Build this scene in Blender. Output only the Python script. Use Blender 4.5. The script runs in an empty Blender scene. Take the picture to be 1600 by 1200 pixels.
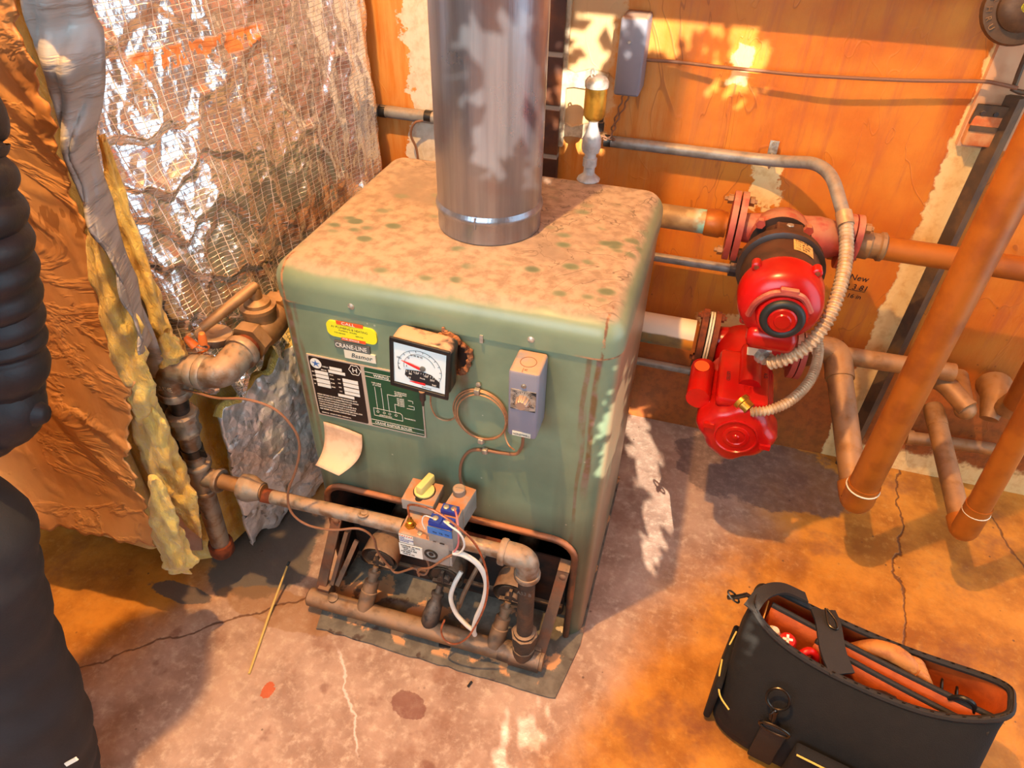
import bpy, bmesh, math, random
import numpy as np
from mathutils import Vector, Matrix
random.seed(7); np.random.seed(7)
V = Vector
COL = bpy.context.scene.collection
SC = bpy.context.scene

# ------------------------------------------------------------------ camera, world, lights, exposure
CM = ((0.9586227, -0.1938081, 0.2085208), (0.2840913, 0.6042070, -0.7444636), (0.0182934, 0.7728986, 0.6342658))
CP = (0.743993, -0.947935, 1.591725)
CF = 1085.794
cam_d = bpy.data.cameras.new('camera'); cam = bpy.data.objects.new('camera', cam_d); COL.objects.link(cam)
mw = Matrix.Identity(4)
for i in range(3):
    for j in range(3): mw[i][j] = CM[i][j]
    mw[i][3] = CP[i]
cam.matrix_world = mw
cam_d.sensor_width = 36; cam_d.lens = CF / 1600 * 36; cam_d.clip_start = 0.02
SC.camera = cam
SC.view_settings.view_transform = 'Standard'; SC.view_settings.look = 'None'
SC.view_settings.gamma = 1; SC.view_settings.use_curve_mapping = False
SC.view_settings.exposure = 0.0
w = bpy.data.worlds.new('world'); SC.world = w; w.use_nodes = True
w.node_tree.nodes['Background'].inputs[0].default_value = (0.62, 0.8, 1.0, 1)
w.node_tree.nodes['Background'].inputs[1].default_value = 1.0
SUN_DIR = V((-0.25, 0.75, -0.40)).normalized()
def light(name, kind, loc, energy, color, **kw):
    d = bpy.data.lights.new(name, kind); d.energy = energy; d.color = color
    for k, v in kw.items(): setattr(d, k, v)
    o = bpy.data.objects.new(name, d); COL.objects.link(o); o.location = loc
    return o
sun = light('sun', 'SUN', (3, -6, 5), 13.0, (1, 0.9, 0.74), angle=0.004)
sun.rotation_euler = SUN_DIR.to_track_quat('-Z', 'Y').to_euler()
LAMP = V((0.20, -0.45, 2.95))
lamp = light('bulb_light', 'POINT', LAMP, 340.0, (1.0, 0.55, 0.20), shadow_soft_size=0.028)
sky1 = light('window_daylight', 'AREA', (0.15, -1.93, 1.75), 52.0, (0.62, 0.84, 1.0), shape='RECTANGLE', size=1.9, size_y=1.2)
sky1.rotation_euler = (math.radians(80), 0, 0)
sky2 = light('added_side_daylight', 'AREA', (2.58, -0.05, 1.4), 24.0, (0.64, 0.86, 1.0), shape='RECTANGLE', size=1.7, size_y=2.4)  # unseen side daylight, added so the foil reflects blue
sky2.rotation_euler = (math.radians(90), 0, math.radians(90))

# ------------------------------------------------------------------ maths helpers
def U(px, py, ax, val):
    """point on the plane ax=val that the photograph shows at (px,py)"""
    d = [CM[i][0]*(px-800)/CF + CM[i][1]*(600-py)/CF - CM[i][2] for i in range(3)]
    k = 'xyz'.index(ax); t = (val - CP[k]) / d[k]
    return V([CP[i] + t*d[i] for i in range(3)])
def lin(c):
    c = c/255.0
    return c/12.92 if c <= 0.04045 else ((c+0.055)/1.055)**2.4
def S(r, g, b): return (lin(r), lin(g), lin(b), 1)
def catmull(pts, n=8):
    pts = [V(p) for p in pts]
    if len(pts) < 3: return pts
    P = [2*pts[0]-pts[1]] + pts + [2*pts[-1]-pts[-2]]
    out = []
    for i in range(1, len(P)-2):
        for k in range(n):
            t = k/n
            a, b, c, d = P[i-1], P[i], P[i+1], P[i+2]
            out.append(0.5*((2*b)+(c-a)*t+(2*a-5*b+4*c-d)*t*t+(3*b-a-3*c+d)*t**3))
    out.append(pts[-1]); return out
def fillet(pts, r, n=7):
    """polyline with its corners rounded to radius-like distance r"""
    pts = [V(p) for p in pts]; out = [pts[0]]
    for i in range(1, len(pts)-1):
        a, b, c = pts[i-1], pts[i], pts[i+1]
        q = min(r, (a-b).length*0.49, (c-b).length*0.49)
        p0 = b+(a-b).normalized()*q; p2 = b+(c-b).normalized()*q
        for k in range(n+1):
            t = k/n; out.append(p0*(1-t)**2 + b*2*t*(1-t) + p2*t*t)
    out.append(pts[-1]); return out
def rrect(x0, y0, x1, y1, r, n=6):
    r = max(1e-4, min(r, (x1-x0)/2-1e-4, (y1-y0)/2-1e-4)); out = []
    for cx, cy, a0 in ((x1-r, y0+r, -90), (x1-r, y1-r, 0), (x0+r, y1-r, 90), (x0+r, y0+r, 180)):
        for k in range(n+1):
            a = math.radians(a0+90*k/n); out.append((cx+r*math.cos(a), cy+r*math.sin(a)))
    return out
def frame(d):
    d = V(d).normalized(); a = V((0, 0, 1)) if abs(d.z) < 0.9 else V((1, 0, 0))
    s = d.cross(a).normalized(); return s, d.cross(s).normalized(), d
def vnoise(x, y, seed=0):
    """smooth value noise on numpy arrays"""
    xi = np.floor(x).astype(int); yi = np.floor(y).astype(int); xf = x-xi; yf = y-yi
    def h(i, j):
        n = (i*374761393 + j*668265263 + seed*1442695041) & 0x7fffffff
        n = ((n ^ (n >> 13))*1274126177) & 0x7fffffff
        return ((n ^ (n >> 16)) & 0xffff)/65535.0
    u = xf*xf*(3-2*xf); v = yf*yf*(3-2*yf)
    return (h(xi, yi)*(1-u)+h(xi+1, yi)*u)*(1-v)+(h(xi, yi+1)*(1-u)+h(xi+1, yi+1)*u)*v
def fnoise(x, y, seed=0, oct=4):
    s = 0; a = 0.5
    for k in range(oct): s = s+a*vnoise(x*2**k, y*2**k, seed+k*17); a *= 0.5
    return s

# ------------------------------------------------------------------ mesh builder
class MB:
    def __init__(s): s.bm = bmesh.new()
    def face(s, vs):
        try: return s.bm.faces.new(vs)
        except ValueError: return None
    def rings(s, rings, close=True, cap0=True, cap1=True):
        R = [[s.bm.verts.new(p) for p in r] for r in rings]
        for a, b in zip(R, R[1:]):
            n = len(a)
            for i in range(n if close else n-1):
                s.face((a[i], a[(i+1) % n], b[(i+1) % n], b[i]))
        if cap0 and len(R[0]) > 2: s.face(list(reversed(R[0])))
        if cap1 and len(R[-1]) > 2: s.face(R[-1])
        return R
    def tube(s, path, r, n=12, cap=True):
        path = [V(p) for p in path]; m = len(path)
        rr = r if isinstance(r, (list, tuple)) else [r]*m
        rings = []; side = None
        for i, p in enumerate(path):
            d = (path[min(i+1, m-1)]-path[max(i-1, 0)])
            if d.length < 1e-9: d = V((0, 0, 1))
            d.normalize()
            if side is None: side = frame(d)[0]
            side = (side - d*side.dot(d)); side = side.normalized() if side.length > 1e-6 else frame(d)[0]
            up = d.cross(side)
            rings.append([p+(side*math.cos(2*math.pi*k/n)+up*math.sin(2*math.pi*k/n))*rr[i] for k in range(n)])
        s.rings(rings, cap0=cap, cap1=cap); return s
    def cyl(s, a, b, r, r2=None, n=20, cap=True):
        return s.tube([a, b], [r, r if r2 is None else r2], n, cap)
    def lathe(s, o, d, prof, n=28, cap=True):
        """prof = [(along, radius)...] about the line through o in direction d"""
        u, v, d = frame(d); o = V(o)
        s.rings([[o+d*h+(u*math.cos(2*math.pi*k/n)+v*math.sin(2*math.pi*k/n))*max(r, 1e-4) for k in range(n)] for h, r in prof], cap0=cap, cap1=cap)
        return s
    def loft(s, polys, zs, cap0=True, cap1=True):
        s.rings([[(x, y, z) for x, y in p] for p, z in zip(polys, zs)], cap0=cap0, cap1=cap1); return s
    def box(s, c, size, ax=None, r=0.0, n=2):
        """box centred at c; ax = (right, depth, up) axes; r rounds the edges"""
        c = V(c); X, Y, Z = [V(a).normalized() for a in (ax or ((1, 0, 0), (0, 1, 0), (0, 0, 1)))]
        hx, hy, hz = size[0]/2, size[1]/2, size[2]/2
        if r > 0:
            r = min(r, hx*0.98, hy*0.98, hz*0.98); polys = []
            steps = [(-hz+r*(1-math.cos(t)) if 0 else -hz + r*(1-math.sin(t)), r*(1-math.cos(t))) for t in [math.pi/2*k/n for k in range(n, -1, -1)]]
            lo = [(-hz+r*(1-math.sin(t)), r*(1-math.cos(t))) for t in [math.pi/2*(n-k)/n for k in range(n+1)]]
            hi = [(-z, q) for z, q in reversed(lo)]
            rings = []
            for z, q in lo+hi:
                rings.append([c+X*x+Y*y+Z*z for x, y in rrect(-hx+q, -hy+q, hx-q, hy-q, max(r-q, r*0.25), 3)])
            s.rings(rings)
        else:
            s.rings([[c+X*x*hx+Y*y*hy+Z*z*hz for x, y in ((-1, -1), (1, -1), (1, 1), (-1, 1))] for z in (-1, 1)])
        return s
    def bar(s, a, b, wd, th, up=(0, 0, 1)):
        a, b = V(a), V(b); d = (b-a); L = d.length; d.normalize()
        side = d.cross(V(up)).normalized(); u = side.cross(d)
        return s.box((a+b)/2, (L, wd, th), (d, side, u))
    def prism(s, poly3, off):
        off = V(off); s.rings([[V(p) for p in poly3], [V(p)+off for p in poly3]]); return s
    def hexnut(s, a, b, r): return s.tube([a, b], r, 6)
    def torus(s, c, nrm, R, r, n=32, m=10):
        u, v, d = frame(nrm); c = V(c)
        P = [c+(u*math.cos(2*math.pi*k/n)+v*math.sin(2*math.pi*k/n))*R for k in range(n)]
        rings = []
        for k in range(n+1):
            p = P[k % n]; o = (p-c).normalized()
            rings.append([p+(o*math.cos(2*math.pi*j/m)+d*math.sin(2*math.pi*j/m))*r for j in range(m)])
        s.rings(rings, cap0=False, cap1=False); return s
    def ball(s, c, r, sc=(1, 1, 1), n=16, ax=None):
        c = V(c); X, Y, Z = [V(a) for a in (ax or ((1, 0, 0), (0, 1, 0), (0, 0, 1)))]; m = n//2
        rings = []
        for i in range(m+1):
            t = math.pi*i/m; rr = max(math.sin(t), 0.01)
            rings.append([c+(X*(rr*math.cos(2*math.pi*k/n)*sc[0])+Y*(rr*math.sin(2*math.pi*k/n)*sc[1])+Z*(-math.cos(t)*sc[2]))*r for k in range(n)])
        s.rings(rings); return s
    def grid(s, P):
        """P[i][j] points"""
        R = [[s.bm.verts.new(p) for p in r] for r in P]
        for i in range(len(R)-1):
            for j in range(len(R[0])-1): s.face((R[i][j], R[i][j+1], R[i+1][j+1], R[i+1][j]))
        return R
    def quad(s, o, X, Y, x0, y0, x1, y1, th=0.0006):
        """thin slab in the plane (o; X right, Y up)"""
        o, X, Y = V(o), V(X), V(Y); Nn = X.cross(Y)
        p = [o+X*x+Y*y for x, y in ((x0, y0), (x1, y0), (x1, y1), (x0, y1))]
        s.prism(p, Nn*th); return s
    def text(s, body, size, o, X, Y, align='LEFT', th=0.0004, sx=1.0):
        cu = bpy.data.curves.new('t', 'FONT'); cu.body = body; cu.size = size; cu.align_x = align; cu.extrude = th/2; cu.resolution_u = 2
        ob = bpy.data.objects.new('t', cu); COL.objects.link(ob)
        dg = bpy.context.evaluated_depsgraph_get(); me = bpy.data.meshes.new_from_object(ob.evaluated_get(dg))
        X, Y = V(X).normalized(), V(Y).normalized(); Z = X.cross(Y); o = V(o)
        for v in me.vertices: v.co = o+X*v.co.x*sx+Y*v.co.y+Z*(v.co.z+th/2)
        s.bm.from_mesh(me); bpy.data.objects.remove(ob); bpy.data.meshes.remove(me); bpy.data.curves.remove(cu)
        return s
    def build(s, name, m, parent=None, smooth=40, uv=None, origin=None):
        bmesh.ops.remove_doubles(s.bm, verts=s.bm.verts, dist=1e-6)
        bmesh.ops.recalc_face_normals(s.bm, faces=s.bm.faces)
        me = bpy.data.meshes.new(name)
        org = V((0, 0, 0)); p = parent
        while p is not None: org = org+V(p.location); p = p.parent
        o_loc = V((0, 0, 0))
        if parent is None:
            if origin is None:
                vs = [v.co for v in s.bm.verts]
                origin = ((min(v.x for v in vs)+max(v.x for v in vs))/2, (min(v.y for v in vs)+max(v.y for v in vs))/2, min(v.z for v in vs))
            org = V(origin); o_loc = V(origin)
        bmesh.ops.translate(s.bm, verts=s.bm.verts, vec=-org)
        s.bm.to_mesh(me); s.bm.free()
        if m is not None: me.materials.append(m)
        if smooth:
            for f in me.polygons: f.use_smooth = True
            me.set_sharp_from_angle(angle=math.radians(smooth))
        o = bpy.data.objects.new(name, me); COL.objects.link(o); o.location = o_loc
        if parent is not None: o.parent = parent
        return o
def thing(name, label, cat, loc=(0, 0, 0), group=None):
    o = bpy.data.objects.new(name, None); COL.objects.link(o); o.location = loc; o.empty_display_size = 0.05
    return tag(o, label, cat, group)
def tag(o, label, cat, group=None):
    o['label'] = label; o['category'] = cat
    if group: o['group'] = group
    return o
def struct(o, label=None, cat=None):
    o['kind'] = 'structure'
    if label: o['label'] = label
    if cat: o['category'] = cat
    return o

# ------------------------------------------------------------------ material helpers
class NT:
    def __init__(s, name):
        s.m = bpy.data.materials.new(name); s.m.use_nodes = True; s.t = s.m.node_tree; s.t.nodes.clear()
        s.out = s.t.nodes.new('ShaderNodeOutputMaterial'); s.b = s.t.nodes.new('ShaderNodeBsdfPrincipled')
        s.t.links.new(s.b.outputs[0], s.out.inputs[0])
        g = s.t.nodes.new('ShaderNodeNewGeometry'); s.pos = g.outputs['Position']; s.nrm = g.outputs['Normal']
        x = s.t.nodes.new('ShaderNodeSeparateXYZ'); s.t.links.new(s.pos, x.inputs[0]); s.x, s.y, s.z = x.outputs
        x = s.t.nodes.new('ShaderNodeSeparateXYZ'); s.t.links.new(s.nrm, x.inputs[0]); s.nz = x.outputs[2]
    def put(s, sock, v):
        if isinstance(v, bpy.types.NodeSocket): s.t.links.new(v, sock)
        else: sock.default_value = v
    def noise(s, scale, detail=4, vec=None, rough=0.55, dist=0.0):
        n = s.t.nodes.new('ShaderNodeTexNoise'); s.put(n.inputs['Vector'], vec or s.pos)
        n.inputs['Scale'].default_value = scale; n.inputs['Detail'].default_value = detail; n.inputs['Roughness'].default_value = rough; n.inputs['Distortion'].default_value = dist
        return n.outputs[0]
    def voro(s, scale, feature='F1', vec=None, out=0):
        n = s.t.nodes.new('ShaderNodeTexVoronoi'); n.feature = feature; s.put(n.inputs['Vector'], vec or s.pos); n.inputs['Scale'].default_value = scale
        return n.outputs[out]
    def stretch(s, sx, sy, sz, vec=None):
        n = s.t.nodes.new('ShaderNodeMapping'); s.put(n.inputs[0], vec or s.pos); n.inputs['Scale'].default_value = (sx, sy, sz); return n.outputs[0]
    def ma(s, op, a, b=0.0, clamp=False):
        n = s.t.nodes.new('ShaderNodeMath'); n.operation = op; n.use_clamp = clamp; s.put(n.inputs[0], a); s.put(n.inputs[1], b); return n.outputs[0]
    def step(s, v, a, b, lo=0.0, hi=1.0):
        n = s.t.nodes.new('ShaderNodeMapRange'); n.interpolation_type = 'SMOOTHSTEP'; s.put(n.inputs[0], v)
        for i, q in ((1, a), (2, b), (3, lo), (4, hi)): n.inputs[i].default_value = q
        if a > b:
            n.inputs[1].default_value = b; n.inputs[2].default_value = a; n.inputs[3].default_value = hi; n.inputs[4].default_value = lo
        return n.outputs[0]
    def band(s, v, a, b, soft=0.01): return s.ma('MULTIPLY', s.step(v, a-soft, a+soft), s.step(v, b+soft, b-soft))
    def mul(s, *a):
        r = a[0]
        for q in a[1:]: r = s.ma('MULTIPLY', r, q)
        return r
    def add(s, *a):
        r = a[0]
        for q in a[1:]: r = s.ma('ADD', r, q)
        return r
    def mix(s, f, a, b):
        n = s.t.nodes.new('ShaderNodeMix'); n.data_type = 'RGBA'; s.put(n.inputs[0], f); s.put(n.inputs[6], a); s.put(n.inputs[7], b); return n.outputs[2]
    def bump(s, h, st=0.3, dist=0.01, prev=None):
        n = s.t.nodes.new('ShaderNodeBump'); n.inputs['Strength'].default_value = st; n.inputs['Distance'].default_value = dist; s.put(n.inputs['Height'], h)
        if prev: s.put(n.inputs['Normal'], prev)
        return n.outputs[0]
    def done(s, col, rough=0.6, metal=0.0, normal=None, **kw):
        s.put(s.b.inputs['Base Color'], col); s.put(s.b.inputs['Roughness'], rough); s.put(s.b.inputs['Metallic'], metal)
        if normal: s.put(s.b.inputs['Normal'], normal)
        for k, v in kw.items(): s.put(s.b.inputs[k], v)
        return s.m
def M(name, c, rough=0.6, metal=0.0, c2=None, scale=25, bump=0.0, bscale=120, dust=None, dust_amt=0.7, spec=None, blend=(0.4, 0.65)):
    n = NT(name); col = c
    if c2: col = n.mix(n.step(n.noise(scale, 5), *blend), c, c2)
    nr = n.bump(n.noise(bscale, 3), bump, 0.004) if bump else None
    rg = rough; mt = metal
    if dust:
        d = n.mul(n.step(n.nz, 0.1, 0.85), n.step(n.noise(scale*1.7, 4), 0.25, 0.55), dust_amt)
        col = n.mix(d, col, dust); rg = n.ma('MAXIMUM', n.mul(d, 0.95), rough); mt = n.ma('MULTIPLY', n.ma('SUBTRACT', 1.0, d), metal) if metal else 0.0
    kw = {}
    if spec is not None: kw['Specular IOR Level'] = spec
    return n.done(col, rg, mt, nr, **kw)
DUST = S(176, 142, 112)
m_galv = M('galvanised_pipe', S(150, 146, 136), 0.5, 0.55, S(120, 96, 74), 30, 0.25, 90, DUST, 0.75)
m_iron = M('black_iron', S(60, 54, 50), 0.55, 0.3, S(88, 66, 52), 28, 0.3, 90, DUST, 0.55)
m_burn = M('burner_iron', S(96, 74, 60), 0.7, 0.2, S(120, 72, 46), 22, 0.35, 70, DUST, 0.5)
m_manif = M('manifold_iron', S(104, 84, 66), 0.65, 0.2, S(136, 98, 66), 18, 0.25, 70, DUST, 0.6)
m_rust = M('rust_iron', S(130, 62, 30), 0.8, 0.1, S(88, 44, 26), 40, 0.4, 90)
m_soot = M('soot_black', S(34, 28, 25), 0.75, 0, S(70, 40, 26), 14, 0.2, 60)
m_brass = M('brass', S(196, 150, 60), 0.34, 0.85, S(150, 110, 44), 30, 0.1, 60)
m_bronze = M('aged_bronze_valve', S(150, 116, 74), 0.55, 0.4, S(120, 88, 56), 22, 0.2, 80, DUST, 0.5)
m_copper = M('copper_tube', S(196, 120, 84), 0.4, 0.7, S(150, 92, 66), 60)
m_capil = M('capillary_copper', S(186, 142, 104), 0.45, 0.4, S(160, 112, 80), 50)
m_copipe = M('tarnished_copper_pipe', S(172, 98, 28), 0.45, 0.2, S(148, 80, 24), 14, 0.1, 60)
m_wallpipe = M('dull_brown_pipe', S(160, 112, 62), 0.55, 0.3, S(130, 88, 48), 18, 0.15, 60, DUST, 0.4)
m_grey = M('grey_enamel_box', S(128, 128, 140), 0.45, 0, S(120, 120, 132), 12, 0, dust=DUST, dust_amt=0.9)
m_greyc = M('grey_conduit', S(146, 148, 146), 0.5, 0.3, S(122, 120, 116), 30, 0.1, 60, DUST, 0.4)
m_steel = M('dark_steel', S(84, 70, 56), 0.6, 0.4, S(110, 86, 60), 20, 0.2, 60)
m_flexc = M('flexible_conduit_steel', S(196, 168, 132), 0.5, 0.3, S(170, 138, 104), 30)
m_zinc = M('zinc', S(190, 184, 172), 0.45, 0.6, S(150, 140, 124), 60)
m_red = M('red_enamel', S(190, 14, 12), 0.28, 0, S(160, 10, 10), 8, 0, dust=S(120, 40, 26), dust_amt=0.25)
m_redold = M('faded_red_iron', S(176, 74, 62), 0.6, 0, S(150, 60, 48), 20, 0.3, 60, DUST, 0.6)
m_blkmotor = M('black_motor_shell', S(44, 34, 30), 0.4, 0.1, S(60, 44, 36), 14, 0.05, 40, S(110, 66, 44), 0.35)
m_black = M('black_plastic', S(26, 25, 25), 0.4)
m_blackm = M('black_bezel', S(30, 29, 29), 0.35, 0, dust=S(196, 152, 120), dust_amt=1.3, c2=S(34, 33, 33))
m_rubber = M('black_rubber', S(30, 34, 32), 0.5)
m_white = M('white_print', S(232, 228, 215), 0.6)
m_dial = M('dial_white', S(226, 234, 230), 0.5)
m_ink = M('black_ink', S(30, 30, 32), 0.6)
m_needle = M('red_needle', S(214, 40, 44), 0.4)
m_yellow = M('yellow_sticker', S(236, 226, 40), 0.5)
m_orange = M('orange_print', S(226, 88, 40), 0.5)
m_plateb = M('black_nameplate', S(34, 24, 22), 0.4)
m_plateg = M('green_nameplate', S(28, 74, 48), 0.4)
m_platetrim = M('bare_plate_edge', S(196, 176, 156), 0.5, 0.2)
m_logo = M('grey_badge', S(96, 96, 90), 0.5)
m_ivory = M('ivory_badge', S(222, 214, 190), 0.5)
m_blueb = M('blue_emblem', S(70, 110, 170), 0.5)
m_tagp = M('paper_tag', S(226, 192, 160), 0.8, 0, S(200, 160, 128), 18)
m_knoby = M('cream_knob', S(214, 196, 120), 0.5)
m_valvebody = M('cast_grey_valve', S(160, 158, 152), 0.5, 0.2, S(146, 142, 134), 20, 0, dust=S(176, 122, 84), dust_amt=1.0)
m_blue = M('blue_terminal_cover', S(52, 116, 190), 0.45)
m_dkblue = M('deep_blue_terminal', S(34, 60, 150), 0.45)
m_cable = M('white_cable', S(226, 220, 208), 0.5)
m_wirebr = M('brown_wire', S(134, 92, 66), 0.6)
m_pink = M('pink_wire', S(210, 120, 120), 0.5)
m_wirenut = M('orange_wire_nut', S(230, 120, 50), 0.5)
m_jacket = M('navy_puffer_fabric', S(22, 23, 30), 0.5, 0, S(17, 18, 24), 14, 0.1, 200)
m_trouser = M('black_trouser_cloth', S(38, 39, 42), 0.75, 0, S(30, 31, 34), 10, 0.15, 300)
m_skin = M('skin', S(206, 158, 130), 0.5)
m_hair = M('dark_hair', S(50, 38, 30), 0.7)
m_boot = M('boot_leather', S(60, 44, 32), 0.6)
m_bag = M('black_nylon', S(16, 13, 11), 0.85, 0, S(20, 17, 14), 40, 0.3, 500)
m_bagl = M('orange_lining', S(190, 86, 22), 0.7, 0, S(170, 74, 18), 30, 0.2, 120)
m_web = M('black_webbing', S(38, 33, 30), 0.7, 0, bump=0.3, bscale=600, c2=S(34, 30, 27))
m_piping = M('yellow_piping', S(226, 190, 90), 0.6)
m_gun = M('gunmetal_ring', S(70, 64, 58), 0.3, 0.9)
m_wood = M('tan_wood', S(196, 128, 62), 0.6, 0, S(160, 96, 46), 40)
m_toolred = M('red_tool_handle', S(196, 22, 16), 0.35)
m_brick = None

# ------------------------------------------------------------------ the room
YW = 0.885
def mat_floor():
    n = NT('worn_concrete_floor')
    big = n.noise(1.6, 5, rough=0.6); mid = n.noise(6, 6, rough=0.65); fine = n.noise(40, 5, rough=0.7)
    conc = n.mix(n.step(mid, 0.35, 0.65), S(184, 152, 132), S(152, 120, 102))
    conc = n.mix(n.step(fine, 0.45, 0.75), conc, S(200, 174, 152))
    paint = n.mix(n.step(mid, 0.35, 0.68), S(206, 138, 48), S(156, 94, 22))  # lamp-warm orange for the two sides
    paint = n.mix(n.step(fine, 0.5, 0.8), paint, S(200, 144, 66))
    # bare concrete in the middle; warm lamp light put into the sides' colour as orange
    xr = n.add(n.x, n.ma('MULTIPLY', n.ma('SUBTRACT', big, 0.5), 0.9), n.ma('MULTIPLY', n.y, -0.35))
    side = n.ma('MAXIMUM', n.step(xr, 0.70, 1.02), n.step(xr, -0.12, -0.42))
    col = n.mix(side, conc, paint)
    # rusty brown stains
    st = n.mul(n.step(n.noise(3.3, 5, rough=0.7), 0.52, 0.68), 0.6)
    col = n.mix(st, col, S(122, 72, 50))
    rs = n.mul(n.step(n.noise(9.0, 4), 0.62, 0.70), n.step(n.y, -0.05, -0.16), 0.55)
    col = n.mix(rs, col, S(110, 58, 44))
    # dark patches: pump shadow painted with some stain, and tar-like between tank and boiler
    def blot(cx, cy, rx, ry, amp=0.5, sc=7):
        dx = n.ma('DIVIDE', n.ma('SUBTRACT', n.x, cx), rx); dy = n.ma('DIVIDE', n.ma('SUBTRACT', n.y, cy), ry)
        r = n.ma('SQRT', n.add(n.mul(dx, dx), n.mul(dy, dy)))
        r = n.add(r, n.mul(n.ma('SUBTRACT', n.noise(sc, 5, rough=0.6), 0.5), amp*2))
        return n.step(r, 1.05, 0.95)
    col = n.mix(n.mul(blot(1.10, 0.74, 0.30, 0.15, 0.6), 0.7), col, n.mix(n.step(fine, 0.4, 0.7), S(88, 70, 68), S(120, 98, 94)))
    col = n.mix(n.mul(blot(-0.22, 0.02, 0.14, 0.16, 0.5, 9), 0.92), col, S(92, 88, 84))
    col = n.mix(n.mul(blot(-0.36, -0.17, 0.10, 0.025, 0.6, 14), 0.9), col, S(92, 84, 80))
    col = n.mix(n.mul(blot(-0.08, -0.135, 0.17, 0.05, 0.5, 9), 0.55), col, S(150, 106, 62))
    col = n.mix(n.mul(blot(-0.0, -0.335, 0.015, 0.02, 0.8, 60), 0.9), col, S(190, 84, 40))
    col = n.mix(n.mul(blot(0.33, -0.27, 0.04, 0.035, 0.7, 16), 0.7), col, S(112, 58, 50))
    # white bloom line left by a leak
    arc = n.add(n.ma('ABSOLUTE', n.ma('SUBTRACT', n.add(n.x, n.mul(n.ma('SUBTRACT', n.noise(14, 4), 0.5), 0.09), n.mul(n.y, 0.75)), -0.035)), 0)
    col = n.mix(n.mul(n.step(arc, 0.006, 0.001), n.band(n.y, -0.40, -0.2, 0.02), 0.8), col, S(228, 206, 194))
    # cracks
    def crack(a, b, c, wd, lo, hi, axis):
        d = n.ma('ABSOLUTE', n.add(n.mul(n.x, a), n.mul(n.y, b), c, n.mul(n.ma('SUBTRACT', n.noise(5, 5), 0.5), 0.12)))
        return n.mul(n.step(d, wd, wd*0.3), n.band(axis, lo, hi, 0.02))
    cr = crack(-0.6351, 0.7724, 0.0334, 0.004, -0.75, 0.02, n.x)
    cr2 = crack(1, -0.1, -1.42, 0.004, -0.4, 0.9, n.y)
    cr3 = crack(1, 0.2, -1.92, 0.004, -0.4, 0.9, n.y)
    crk = n.ma('MAXIMUM', cr, n.ma('MAXIMUM', cr2, cr3))
    col = n.mix(n.mul(crk, 0.8), col, S(92, 54, 30))
    spk = n.step(n.voro(26), 0.10, 0.05)
    col = n.mix(n.mul(spk, n.step(n.noise(5, 2), 0.5, 0.6), 0.7), col, S(70, 48, 40))
    nr = n.bump(n.add(n.mul(fine, 0.6), mid, n.mul(crk, -1.5)), 0.35, 0.01)
    return n.done(col, n.step(big, 0.3, 0.7, 0.5, 0.8), 0, nr)
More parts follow.
